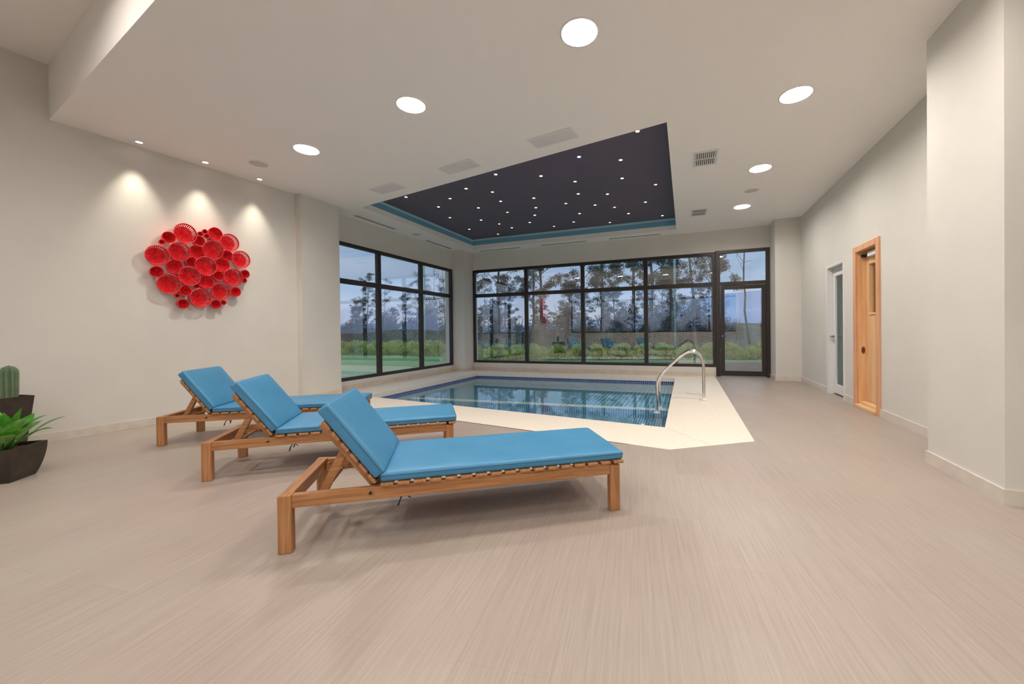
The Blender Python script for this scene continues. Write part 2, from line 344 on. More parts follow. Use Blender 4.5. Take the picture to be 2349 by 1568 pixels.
deck_outer = [(-6.45, 4.835), (-0.15, 3.848), (0.655, 4.40), (0.67, 10.2), (-6.45, 10.2)]
pool_hole = [(-5.50, 5.415), (-0.235, 4.71), (-0.235, 9.55), (-5.50, 9.45)]
struct(B().slab([(-7.7, -3.8), (3.9, -3.8), (3.9, 10.4), (-7.7, 10.4)], deck_outer, -0.20, 0.0).build('floor', M['floor']), 'taupe streaked plank floor running through the whole room', 'floor')
struct(B().slab(deck_outer, pool_hole, -0.08, 0.001).build('pool_deck', M['deck'], bevel=0.0), 'cream stone deck around the indoor pool', 'deck')
# thin joint in the deck from the pool corner to the front edge
struct(B().prism([(-0.20, 4.66), (0.237, 4.118), (0.243, 4.122), (-0.194, 4.664)], 0.001, 0.0018).build('trim_8', M['skirt_stone']), 'fine joint line across the corner of the stone deck', 'joint')
# threshold strip at the edge of the front deck
struct(B().prism([(-2.83, 4.258), (-0.55, 3.902), (-0.55, 3.890), (-2.83, 4.246)], 0.0, 0.004).build('trim_9', M['brushed']), 'thin metal edging strip between plank floor and stone deck', 'trim')

# ceiling with the star tray cut out
tray = [(-5.75, 5.645), (-0.18, 4.66), (-0.18, 9.72), (-5.75, 9.72)]
DLXY = [(-0.777, 3.008), (-2.683, 3.315), (-4.592, 3.615), (1.083, 4.605), (1.070, 6.513), (1.062, 8.418), (1.12, 2.70)]
cut = [[(x + .148 * math.cos(2 * math.pi * k / 40), y + .148 * math.sin(2 * math.pi * k / 40)) for k in range(40)] for x, y in DLXY]
struct(B().slab([(-7.4, beam_y(-7.4)), (3.8, beam_y(3.8)), (3.8, 10.45), (-7.4, 10.45)], tray, CZ, CZ + 0.11, cut).build('ceiling', M['ceil']), 'warm white plaster ceiling over the pool and loungers', 'ceiling')
def ring(b, pts, off, z0, z1, th=0.05):
    c = Vector((sum(p[0] for p in pts) / 4, sum(p[1] for p in pts) / 4))
    inn = []; ou = []
    for x, y in pts:
        sx_ = 1 if x > c.x else -1; sy_ = 1 if y > c.y else -1
        inn.append((x + sx_ * off, y + sy_ * off)); ou.append((x + sx_ * (off + th), y + sy_ * (off + th)))
    return b.slab(ou, inn, z0, z1)
struct(ring(B(), tray, 0.0, CZ + 0.11, CZ + 0.22).build('trim_1', M['bluetrim']), 'blue painted fascia around the star ceiling tray', 'trim')
struct(ring(B(), tray, 0.02, CZ + 0.22, CZ + 0.285).build('trim_2', M['lightblue']), 'pale blue upper band, cove glow painted in, around the star ceiling tray', 'trim')
struct(B().prism([(-5.9, 5.5), (0.0, 4.45), (0.0, 9.9), (-5.9, 9.9)], CZ + 0.285, CZ + 0.33).build('trim_3', M['navy']), 'dark charcoal blue panel inside the ceiling tray', 'ceiling panel')
# the step up to the higher ceiling, and that ceiling
struct(B().prism([(-7.4, beam_y(-7.4)), (3.8, beam_y(3.8)), (3.8, beam_y(3.8) + 0.3), (-7.4, beam_y(-7.4) + 0.3)], CZ + 0.11, HZ + 0.05).build('trim_4', M['ceil']), 'upright plaster face where the ceiling steps up', 'bulkhead')
HXY = [(-4.0, 0.75), (-2.0, -0.5), (0.5, -0.9), (2.6, 0.0), (-5.0, -2.4), (-2.4, -2.6), (0.2, -2.6), (2.6, -2.4)]
cuth = [[(x + .148 * math.cos(2 * math.pi * k / 32), y + .148 * math.sin(2 * math.pi * k / 32)) for k in range(32)] for x, y in HXY]
struct(B().slab([(-7.9, -3.9), (3.9, -3.9), (3.9, 1.2), (-7.9, 3.0)], cuth[0], HZ, HZ + 0.1, cuth[1:]).build('trim_5', M['ceil']), 'higher plaster ceiling at the near left of the room', 'ceiling')
struct(B().prism([(-8.1, -4.2), (4.2, -4.2), (4.2, 10.7), (-8.1, 10.7)], HZ + 0.15, HZ + 0.35).build('roof', M['concrete']), 'flat roof slab added unseen over the room to block sky light', 'roof')  # slab put in above the ceilings to keep sky light out

# walls
WT = 0.25
p = [art(0.2), art(-8.6), art(-8.6, -WT), art(0.2, -WT)]
struct(B().prism([(q.x, q.y) for q in p], 0, HZ + 0.15).build('wall_left', M['wall']), 'greige wall at the left carrying the red basket display')
struct(B().box(-6.80, -6.12, 4.69, 5.46, 0, CZ + 0.1).build('column', M['wall']), 'square greige column where the picture wall meets the side window', 'column')
struct(B().box(-6.70, -6.45, 5.4, 9.75, 0, 0.18).box(-6.70, -6.45, 5.4, 9.75, 3.0, CZ + 0.1).build('wall_left_window', M['wall']), 'greige sill and header wall around the side window')
struct(B().box(-6.70, -6.06, 9.70, 10.45, 0, CZ + 0.1).build('column', M['wall']), 'greige column in the far corner behind the pool', 'column')
struct(B().box(-6.1, 0.72, 10.2, 10.45, 0, 0.22).box(-6.1, 1.9, 10.2, 10.45, 3.02, CZ + 0.1).build('wall_back', M['wall']), 'greige sill and header wall around the long back window')
struct(B().box(1.86, 2.60, 9.66, 10.45, 0, CZ + 0.1).build('column', M['wall']), 'greige column right of the glass garden door', 'column')
wr = B()
for a, b_, z0, z1 in ((4.1, 6.14, 0, CZ + .1), (6.14, 6.93, 2.30, CZ + .1), (6.93, 7.29, 0, CZ + .1), (7.29, 8.07, 2.22, CZ + .1), (8.07, 10.2, 0, CZ + .1)): wr.box(2.35, 2.62, a, b_, z0, z1)
struct(wr.build('wall_right', M['wall']), 'greige right wall with the white door and the wooden door')
struct(B().box(1.92, 3.9, 3.33, 4.16, 0, HZ + 0.1).build('wall_right_near', M['wall']), 'broad pale projecting wall at the right edge of the photo')
struct(B().box(3.6, 3.85, -3.8, 3.4, 0, HZ + 0.1).build('wall_right_rear', M['wall']), 'greige side wall behind the projecting wall')
struct(B().box(-7.5, 3.8, -3.75, -3.5, 0, 1.0).box(-7.5, 3.8, -3.75, -3.5, 3.85, HZ + .1).box(3.2, 3.8, -3.75, -3.5, 1.0, 3.85).box(-7.5, -6.95, -3.75, -3.5, 1.0, 3.85).build('wall_rear', M['wall']), 'low greige wall under the rear windows, seen mirrored in the glass')

# skirtings
bt = 0.014
bb = B(); q = [art(-8.4, 0), art(-0.02, 0), art(-0.02, bt), art(-8.4, bt)]; bb.prism([(v.x, v.y) for v in q], 0.0, 0.095)
struct(bb.build('baseboard_left', M['base']), 'pale skirting along the picture wall', 'baseboard')
struct(B().box(-6.12, -6.106, 4.69, 5.46, 0.001, 0.09).box(-6.26, -6.106, 4.676, 4.69, 0.001, 0.09).box(-6.45, -6.436, 5.46, 9.686, 0.001, 0.09).box(-6.45, -6.046, 9.686, 9.70, 0.001, 0.09).box(-6.06, -6.046, 9.70, 10.2, 0.001, 0.09).build('baseboard_left_pool', M['skirt_stone']), 'beige stone skirting beneath the side window', 'baseboard')
struct(B().box(-6.046, 0.70, 10.186, 10.2, 0.001, 0.09).build('baseboard_back', M['skirt_stone']), 'beige stone skirting beneath the back window', 'baseboard')
struct(B().box(1.846, 1.86, 9.66, 10.2, 0, 0.10).box(1.846, 2.336, 9.646, 9.66, 0, 0.10).box(2.336, 2.35, 8.12, 9.646, 0, 0.10).box(2.336, 2.35, 6.905, 7.285, 0, 0.10).box(2.336, 2.35, 4.174, 6.10, 0, 0.10)
       .build('baseboard_right', M['base']), 'pale tiled skirting along the right wall', 'baseboard')
struct(B().box(1.906, 1.92, 3.33, 4.16, 0, 0.10).box(1.906, 2.35, 4.16, 4.174, 0, 0.10).box(1.906, 3.6, 3.316, 3.33, 0, 0.10).build('baseboard_right_near', M['base']), 'pale tiled skirting around the near projecting wall', 'baseboard')

# ------------------------------------------------------------------ windows
def window(name, label, a, b_, z0, z1, mull, ztr, axis, pos, depth=0.08, edge=0.07, mw_=0.10, sgn=1):
    """axis 'x': runs along x at y=pos ; 'y': runs along y at x=pos"""
    root = thing(name, label, 'window', (0, 0, 0), kind='structure')
    def bx(b, u0, u1, w0, w1, d0, d1):
        if axis == 'x': b.box(u0, u1, pos + sgn * d0, pos + sgn * d1, w0, w1)
        else: b.box(pos + sgn * d0, pos + sgn * d1, u0, u1, w0, w1)
    fr = B(); bx(fr, a, a + edge, z0, z1, 0, depth); bx(fr, b_ - edge, b_, z0, z1, 0, depth); bx(fr, a + edge, b_ - edge, z1 - edge, z1, 0, depth); bx(fr, a + edge, b_ - edge, z0, z0 + edge, 0, depth)
    fr.build('window_frame', M['frame'], root)
    for m in mull:
        x = B(); bx(x, m - mw_ / 2, m + mw_ / 2, z0 + edge, z1 - edge, 0.004, depth); x.build('mullion', M['frame'], root)
    us = [a + edge] + [v for m in mull for v in (m - mw_ / 2, m + mw_ / 2)] + [b_ - edge]
    rows = [(z0 + edge, z1 - edge)]
    if ztr:
        rows = [(z0 + edge, ztr - 0.05), (ztr + 0.05, z1 - edge)]
        for i in range(0, len(us), 2):
            x = B(); bx(x, us[i], us[i + 1], ztr - 0.05, ztr + 0.05, 0.006, depth - .004); x.build('transom', M['frame'], root)
    for i in range(0, len(us), 2):
        for (w0, w1) in rows:
            x = B(); dd = depth * 0.6
            if axis == 'x': x.add([(us[i], pos + sgn * dd, w0), (us[i + 1], pos + sgn * dd, w0), (us[i + 1], pos + sgn * dd, w1), (us[i], pos + sgn * dd, w1)], [(0, 1, 2, 3)])
            else: x.add([(pos + sgn * dd, us[i], w0), (pos + sgn * dd, us[i + 1], w0), (pos + sgn * dd, us[i + 1], w1), (pos + sgn * dd, us[i], w1)], [(0, 1, 2, 3)])
            x.build('glass_pane', M['glass'], root)
    return root
window('window_1', 'dark framed side window of six panes left of the pool', 5.46, 9.70, 0.18, 3.0, [6.82, 8.30], 2.21, 'y', -6.45, sgn=-1)
window('window_2', 'long dark framed window of eight panes behind the pool', -6.06, 0.70, 0.22, 3.01, [-4.31, -2.63, -0.95], 2.24, 'x', 10.2)
window('window_3', 'wide dark framed rear window, visible only mirrored in the pool windows', -6.95, 3.2, 1.0, 3.85, [-5.0, -2.9, -0.8, 1.3], 3.0, 'x', -3.5, sgn=-1)

# garden door with fixed light above
d1 = thing('door_1', 'dark bronze glazed garden door with a fixed pane above', 'door', (0, 0, 0), kind='structure')
B().box(0.70, 0.80, 10.17, 10.28, 0, 3.04).box(1.78, 1.86, 10.19, 10.28, 0, 3.04).box(0.80, 1.78, 10.19, 10.28, 2.97, 3.04).box(0.80, 1.78, 10.19, 10.28, 2.20, 2.28).build('door_frame', M['frame'], d1)
lf = B().box(0.81, 0.895, 10.20, 10.26, 0.02, 2.19).box(1.69, 1.775, 10.20, 10.26, 0.02, 2.19).box(0.895, 1.69, 10.20, 10.26, 2.10, 2.19).box(0.895, 1.69, 10.20, 10.26, 0.02, 0.14).build('door_leaf', M['frame'], d1)
B().add([(0.895, 10.235, 0.14), (1.69, 10.235, 0.14), (1.69, 10.235, 2.10), (0.895, 10.235, 2.10)], [(0, 1, 2, 3)]).build('glass_pane', M['glass'], lf)
B().add([(0.80, 10.235, 2.28), (1.78, 10.235, 2.28), (1.78, 10.235, 2.97), (0.80, 10.235, 2.97)], [(0, 1, 2, 3)]).build('glass_pane', M['glass'], d1)
B().tube([(0.845, 10.20, 0.98), (0.845, 10.185, 0.98)], 0.014, 14).build('lock_cylinder', M['steel'], lf)
B().box(0.80, 1.78, 10.17, 10.28, 0, 0.012).build('threshold', M['brushed'], d1)

# white glazed door in the right wall
d2 = thing('door_2', 'narrow white door with a full height greenish glass panel', 'door', (0, 0, 0), kind='structure')
B().box(2.335, 2.50, 8.02, 8.075, 0, 2.225).box(2.335, 2.50, 7.285, 7.32, 0, 2.225).box(2.335, 2.50, 7.32, 8.02, 2.18, 2.225).build('door_frame', M['white'], d2)
l2 = B().box(2.42, 2.46, 7.93, 8.015, 0.025, 2.175).box(2.42, 2.46, 7.325, 7.40, 0.025, 2.175).box(2.42, 2.46, 7.40, 7.93, 2.03, 2.175).box(2.42, 2.46, 7.40, 7.93, 0.025, 0.18).build('door_leaf', M['white'], d2, bevel=0.003)
B().add([(2.445, 7.40, 0.18), (2.445, 7.93, 0.18), (2.445, 7.93, 2.03), (2.445, 7.40, 2.03)], [(0, 1, 2, 3)]).build('glass_pane', M['doorglass'], l2)
hb = B().tube([(2.42, 7.975, 1.0), (2.365, 7.975, 1.0)], 0.011).tube([(2.37, 7.985, 1.0), (2.362, 7.87, 1.0)], 0.010).tube([(2.42, 7.975, 1.0), (2.412, 7.975, 1.0)], 0.024, 18).tube([(2.42, 7.975, 0.93), (2.412, 7.975, 0.93)], 0.016, 14)
hb.build('door_handle', M['brushed'], l2)
# the shower room behind it
sh = B().box(2.62, 4.6, 6.9, 6.98, 0, 2.6).box(2.62, 4.6, 9.2, 9.28, 0, 2.6).box(4.5, 4.6, 6.98, 9.2, 0, 2.6).box(2.62, 4.6, 6.9, 9.28, 2.5, 2.6).box(2.62, 4.6, 6.9, 9.28, -0.1, 0.0)
struct(sh.build('wall_shower', M['teal']), 'green grey tiled walls of the small room behind the white door')
for i, z in enumerate((1.86, 1.62)):
    t = thing('strip_light', ('upper' if i == 0 else 'lower') + ' thin white strip light seen through the white door glass', 'light', (3.9, 9.17, z), group='strip lights in the shower room')
    B().box(-0.45, 0.45, -0.03, 0.03, -0.012, 0.02).build('housing', M['white'], t); B().box(-0.44, 0.44, -0.034, -0.03, -0.010, 0.012).build('lamp_tube', M['strip'], t)

# sauna door
d3 = thing('door_3', 'natural pine plank door with a narrow glazed slot and deep pine frame', 'door', (0, 0, 0), kind='structure')
B().box(2.328, 2.352, 6.812, 6.905, 0.0, 2.315).box(2.328, 2.352, 6.10, 6.192, 0.0, 2.315).box(2.328, 2.352, 6.192, 6.812, 2.235, 2.315).build('casing', M['pinedark'], d3, bevel=0.003)
B().box(2.352, 2.62, 6.80, 6.93, 0.0, 2.30).box(2.352, 2.62, 6.14, 6.20, 0.0, 2.30).box(2.352, 2.62, 6.20, 6.80, 2.235, 2.30).build('jamb', M['pine'], d3)
LX = 2.455
pl = B(); ys = [6.205, 6.31, 6.42, 6.53, 6.64, 6.72, 6.797]
for i in range(6):
    a, b_ = ys[i] + .002, ys[i + 1] - .002
    if 2 <= i <= 4: pl.box(LX, LX + .04, a, b_, 0.09, 1.33); pl.box(LX, LX + .04, a, b_, 2.07, 2.23)
    else: pl.box(LX, LX + .04, a, b_, 0.09, 2.23)
l3 = pl.build('door_leaf', M['pinelightz'], d3, bevel=0.003)
B().box(LX - .008, LX + .048, 6.42, 6.445, 1.33, 2.07).box(LX - .008, LX + .048, 6.695, 6.72, 1.33, 2.07).box(LX - .012, LX + .048, 6.445, 6.695, 1.33, 1.355).box(LX - .008, LX + .048, 6.445, 6.695, 2.045, 2.07).build('slot_frame', M['pinelight'], l3, bevel=0.002)
B().add([(LX + .03, 6.445, 1.355), (LX + .03, 6.695, 1.355), (LX + .03, 6.695, 2.045), (LX + .03, 6.445, 2.045)], [(0, 1, 2, 3)]).build('glass_pane', M['slotglass'], l3)
B().box(2.30, 2.62, 6.195, 6.805, 0.0, 0.045).box(2.37, 2.62, 6.20, 6.80, 0.045, 0.085).build('threshold', M['pinelight'], d3, bevel=0.004)
cl = B().box(2.39, 2.45, 6.24, 6.60, 2.135, 2.20).build('door_closer', M['grille'], d3, bevel=0.006)
B().box(2.40, 2.43, 6.62, 6.76, 2.165, 2.18).box(2.375, 2.44, 6.74, 6.76, 2.15, 2.19).build('arm', M['dark'], cl)
struct(B().box(2.621, 4.2, 5.6, 5.65, 0, 2.5).box(2.62, 4.2, 6.84, 6.89, 0, 2.5).box(4.15, 4.2, 5.6, 6.89, 0, 2.5).box(2.62, 4.2, 5.6, 6.89, 2.45, 2.5).build('wall_sauna', M['pine']), 'pine lining of the small cabin behind the wooden door')

t = thing('added_cabin_lamp', 'small unseen square lamp added to light the inside of the pine cabin', 'light', (3.3, 6.2, 2.45))  # unseen lamp added to brighten the cabin behind the slot glass
B().box(-.11, .11, -.11, .11, -.03, 0).build('housing', M['white'], t); B().box(-.095, .095, -.095, .095, -.036, -.03).build('diffuser', M['strip'], t)
# ================================================================== POOL
pool = thing('swimming_pool', 'small indoor pool with a navy mosaic waterline and teal tiles', 'pool', (0, 0, 0))
WL = -0.13
P = [Vector((x, y, 0)) for x, y in pool_hole]
def wallstrip(a, b_, z0, z1, out):   # thin upright slab just behind the coping edge
    a = Vector(a); b_ = Vector(b_); d = (b_ - a).normalized(); n = Vector((d.y, -d.x, 0)) * out
    return [(a.x, a.y), (b_.x, b_.y), ((b_ + n).x, (b_ + n).y), ((a + n).x, (a + n).y)], z0, z1
def pool_walls(z0, z1, off, mats, name):
    es = [(P[0], P[1]), (P[1], P[2]), (P[2], P[3]), (P[3], P[0])]
    for i, (a, b_) in enumerate(es):
        pts, c, d = wallstrip(a, b_, z0, z1, off)
        o = B().prism(pts, c, d).build(name, mats[i % 2], pool)
pool_walls(WL - 0.02, -0.08, 0.04, (M['mosaicx'], M['mosaicy']), 'tile_band')
pool_walls(-1.2, WL - 0.02, 0.04, (M['poolwall'], M['poolfloor']), 'pool_wall')
ly0, ly1 = 6.90, 6.60      # edge of the shallow ledge, right and left end
B().prism([(-5.54, ly1), (-0.20, ly0), (-0.20, 9.6), (-5.54, 9.5)], -1.2, -0.262).build('pool_floor', M['poolfloor'], pool)
B().prism([(-5.54, ly1 - 0.0), (-0.20, ly0 - 0.0), (-0.20, ly0 + 0.17), (-5.54, ly1 + 0.17)], -0.262, -0.24).build('step_nosing', M['deck'], pool)
B().prism([(-5.54, ly1 - 0.004), (-0.20, ly0 - 0.004), (-0.20, ly0), (-5.54, ly1)], -0.38, -0.25).build('step_riser', M['poolwall'], pool)
B().prism([(-5.54, 5.38), (-0.20, 4.66), (-0.20, ly0), (-5.54, ly1)], -1.2, -0.38).build('lower_step', M['poolnear'], pool)
B().add([(v.x, v.y, WL) for v in P], [(0, 1, 2, 3)]).build('water_surface', M['water'], pool)

# grab rails
def rail(label, y, dx=0.0):
    t = thing('pool_handrail', label, 'handrail', (0.275 + dx, y, 0.0), group='pair of pool grab rails')
    pts = [(0.0, 0), (0.0, 0.25), (0.0, 0.50), (-0.012, 0.60), (-0.045, 0.69), (-0.10, 0.755), (-0.165, 0.785), (-0.235, 0.778), (-0.31, 0.735), (-0.44, 0.625), (-0.60, 0.458), (-0.675, 0.375), (-0.715, 0.300), (-0.735, 0.21), (-0.738, 0.10), (-0.74, -0.25)]
    cv = []
    for i in range(len(pts) - 1):
        p0 = Vector(pts[max(i - 1, 0)]); p1 = Vector(pts[i]); p2 = Vector(pts[i + 1]); p3 = Vector(pts[min(i + 2, len(pts) - 1)])
        for k in range(4):
            s = k / 4; cv.append(0.5 * ((2 * p1) + (p2 - p0) * s + (2 * p0 - 5 * p1 + 4 * p2 - p3) * s * s + (3 * p1 - p0 - 3 * p2 + p3) * s ** 3))
    cv.append(Vector(pts[-1]))
    B().tube([(v.x, 0, v.y) for v in cv], 0.0235, 20).build('rail_tube', M['steel'], t)
    for x, z in ((0, 0.001), (-0.74, -0.262)):
        B().lathe([(0.0, 0.0), (0.062, 0.0), (0.064, 0.006), (0.055, 0.016), (0.028, 0.022), (0.0, 0.022)], 28).build('base_flange', M['white'], t, loc=(x, 0, z + 0.001))
rail('near steel grab rail of the pair at the right edge of the pool', 6.75)
rail('far steel grab rail of the pair at the right edge of the pool', 7.17, 0.015)
tag(B().lathe([(0.0, 0.0), (0.12, 0.0), (0.12, 0.004), (0.11, 0.008), (0.0, 0.009)], 32).build('skimmer_lid', M['white'], loc=(0.13, 7.41, 0.0012)), 'round white skimmer lid set in the deck behind the grab rails', 'lid')

# ================================================================== LOUNGERS
def make_lounger():
    t = thing('sun_lounger', 'x', 'sun lounger')
    L_, W_, H_ = 1.93, 0.65, 0.305
    for x, y in ((0, 0), (0, W_ - .05), (L_ - .068, 0), (L_ - .068, W_ - .05)):
        B().box(x, x + .068, y, y + .05, 0, H_ if x == 0 else H_ - 0.012).build('leg', M['teakz'], t, bevel=0.005)
    for y in (0, W_ - .05):
        B().box(.068, L_ - .068, y + .004, y + .044, H_ - .07, H_ - 0.002 if y else H_ - 0.002).build('side_rail', M['teakx'], t, bevel=0.003)
    B().box(.004, .062, .05, W_ - .05, H_ - .07, H_ - .002).build('end_rail', M['teaky'], t, bevel=0.003)
    B().box(L_ - .06, L_ - .01, .05, W_ - .05, H_ - .08, H_ - .014).build('end_rail', M['teaky'], t, bevel=0.003)
    B().box(.44, .49, .05, W_ - .05, H_ - .065, H_ - .01).build('cross_rail', M['teaky'], t, bevel=0.003)
    # notched racks inside the side rails
    for y in (.052, W_ - .072):
        r = B(); prof = [(.068, H_ - .07), (.068, H_ - .028)]; x = .075
        while x < .36:
            prof += [(x, H_ - .022), (x + .014, H_ - .022), (x + .020, H_ - .040), (x + .032, H_ - .050), (x + .046, H_ - .048), (x + .058, H_ - .036)]; x += .062
        prof += [(x, H_ - .022), (.42, H_ - .022), (.42, H_ - .07)]
        n = len(prof); vs = [(a, y, z) for a, z in prof] + [(a, y + .02, z) for a, z in prof]
        fs = [(i, (i + 1) % n, n + (i + 1) % n, n + i) for i in range(n)]
        tri = tessellate_polygon([[Vector((a, z, 0)) for a, z in prof]])
        fs += [tuple(q) for q in tri] + [tuple(n + k for k in q) for q in tri]
        r.add(vs, fs).build('notched_rack', M['teakx'], t)
    # seat slats
    x = .505
    pitch = (L_ + .022 - .066 - x) / 16
    for i in range(17):
        B().box(x + i * pitch, x + i * pitch + .066, -.012, W_ + .012, H_, H_ + .017).build('slat', M['teaky'], t, bevel=0.004)
    # backrest frame, slats, stays
    ang = R(126); hx, hz = .465, H_ + .004
    bk = thing('backrest', None, None); bk.parent = t; bk.location = (hx, 0, hz); bk.rotation_euler = (0, -ang, 0)
    # backrest local: x along the board upwards, z normal; after rotation local -z faces the sitter
    for y in (.055, W_ - .095):
        B().box(0, .44, y, y + .04, -.008, .028).build('stile', M['teakx'], bk, bevel=0.003)
    for i in range(6):
        B().box(.005 + i * .0765, .005 + i * .0765 + .058, .005, W_ - .005, -.026, -.009).build('slat', M['teaky'], bk, bevel=0.004)
    for y in (.10, W_ - .14):
        p0 = Vector((hx - .155, y, hz + .205)); p1 = Vector((.185, y, H_ - .045)); dd = (p1 - p0)
        rot = Matrix.Translation(p0) @ Matrix.Rotation(math.atan2(-dd.z, dd.x), 4, 'Y')
        B().box(0, dd.length, 0, .032, -.022, .022, rot).build('prop_stay', M['teakx'], t, bevel=0.003)
    B().tube([(.185, .06, H_ - .040), (.185, W_ - .06, H_ - .040)], .012, 12).build('prop_bar', M['teaky'], t)
    for y0, y1 in ((-.006, .004), (W_ - .004, W_ + .006)):
        B().tube([(.452, y0, H_ - .030), (.452, y1, H_ - .030)], .008, 12).build('bolt', M['dark'], t)
    # cushions
    def cushion(x0, x1, th, name, parent, z0, puff=0.012, seed=1):
        bm = bmesh.new(); nx, ny = max(6, int((x1 - x0) / .05)), 12; y0, y1 = .005, W_ - .005
        rnd = random.Random(seed); ph = rnd.random() * 6
        def P_(u, v, wz):
            x = x0 + (x1 - x0) * u; y = y0 + (y1 - y0) * v
            eu = min(u, 1 - u) * (x1 - x0); ev = min(v, 1 - v) * (y1 - y0); e = min(eu, ev)
            k = 1 - math.exp(-e / .03)
            dz = puff * k * (0.8 + 0.2 * math.sin(9 * x + ph) * math.sin(7 * y))
            return (x, y, z0 + (th + dz if wz else 0))
        top = [[bm.verts.new(P_(i / nx, j / ny, 1)) for j in range(ny + 1)] for i in range(nx + 1)]
        bot = [[bm.verts.new(P_(i / nx, j / ny, 0)) for j in range(ny + 1)] for i in range(nx + 1)]
        for i in range(nx):
            for j in range(ny):
                bm.faces.new((top[i][j], top[i + 1][j], top[i + 1][j + 1], top[i][j + 1])); bm.faces.new((bot[i][j], bot[i][j + 1], bot[i + 1][j + 1], bot[i + 1][j]))
        for i in range(nx):
            bm.faces.new((top[i][0], bot[i][0], bot[i + 1][0], top[i + 1][0])); bm.faces.new((top[i][ny], top[i + 1][ny], bot[i + 1][ny], bot[i][ny]))
        for j in range(ny):
            bm.faces.new((top[0][j], top[0][j + 1], bot[0][j + 1], bot[0][j])); bm.faces.new((top[nx][j], bot[nx][j], bot[nx][j + 1], top[nx][j + 1]))
        bmesh.ops.recalc_face_normals(bm, faces=bm.faces)
        ed = [e for e in bm.edges if e.calc_face_angle(0) > 1.0]
        bmesh.ops.bevel(bm, geom=ed, offset=.016, segments=4, affect='EDGES', profile=0.5, clamp_overlap=True)
        for f in bm.faces: f.smooth = True
        me = bpy.data.meshes.new(name); bm.to_mesh(me); bm.free(); me.materials.append(M['vinyl'])
        o = bpy.data.objects.new(name, me); C.objects.link(o); o.parent = parent
        # seam piping round the top edge
        zt = z0 + th - .014
        q = [(x0 + .004, y0 - .0005, zt), (x1 - .004, y0 - .0005, zt), (x1 + .0005, y0 + .02, zt), (x1 + .0005, y1 - .02, zt), (x1 - .02, y1 + .0005, zt), (x0 + .02, y1 + .0005, zt), (x0 - .0005, y1 - .02, zt), (x0 - .0005, y0 + .02, zt), (x0 + .004, y0 - .0005, zt)]
        B().tube(q, .0028, 6, caps=False).build('piping', M['piping'], o)
        return o
    cushion(.50, L_ + .028, .052, 'seat_cushion', t, H_ + .018, seed=2)
    # the backrest cushion lies on the -z side of the backrest frame
    c2 = thing('cushion_mount', None, None); c2.parent = bk
    c2.rotation_euler = (math.pi, 0, 0); c2.location = (0, W_, -.028)
    o = cushion(.022, .51, .068, 'back_cushion', c2, 0.0, puff=.014, seed=5)
    # flatten: parent the cushion to the thing itself
    M4 = Matrix.Translation((hx, 0, hz)) @ Matrix.Rotation(-ang, 4, 'Y') @ Matrix.Translation((0, W_, -.028)) @ Matrix.Rotation(math.pi, 4, 'X')
    o.parent = t; o.matrix_local = M4
    bpy.data.objects.remove(c2)
    # the backrest is a real frame mesh parent: use the first stile as its parent object
    kids = list(bk.children); st = kids[0]; Mb = Matrix.Translation((hx, 0, hz)) @ Matrix.Rotation(-ang, 4, 'Y')
    for k in kids: k.parent = t; k.matrix_local = Mb
    for k in kids:
        k.name = 'backrest_stile' if k.name.startswith('stile') else 'backrest_slat'
    bpy.data.objects.remove(bk)
    # tie cords hanging under the seat
    for y in (.05, .16):
        B().tube([(.62, y, H_ + .005), (.62, y, H_ - .07), (.60, y, H_ - .10), (.588, y, H_ - .135)], [.003, .003, .004, .005], 6).tube([(.62, y, H_ - .07), (.64, y, H_ - .085), (.655, y, H_ - .10)], .003, 6).build('tie_cord', M['strap'], t)
    return t
L0 = make_lounger()
GL = 'blue cushioned teak sun loungers by the pool'
spots = [(-1.998, 1.372, 34.0, 'nearest teak sun lounger with blue cushions, in the middle foreground'),
         (-3.560, 1.862, 37.2, 'middle teak sun lounger with blue cushions, between the near and far ones'),
         (-5.150, 2.310, 32.0, 'farthest teak sun lounger with blue cushions, beneath the red baskets')]
for i, (x, y, a, lab) in enumerate(spots):
    o = L0 if i == 0 else copy_tree(L0)
    o.location = (x, y, 0); o.rotation_euler = (0, 0, R(a)); tag(o, lab, 'sun lounger', GL)
# cut in the end grain of the nearest lounger's front leg
fl = [c for c in L0.children if c.name.startswith('leg') and max(v.co.x + v.co.y for v in c.data.vertices) < 0.2][0]
B().box(-.0012, .0005, .018, .027, .012, .235).box(-.0012, .0005, .010, .036, .235, .255).box(-.0012, .0005, .006, .016, .255, .285).box(-.0012, .0005, .032, .042, .255, .285).build('filler_patch', M['pinelight'], fl)

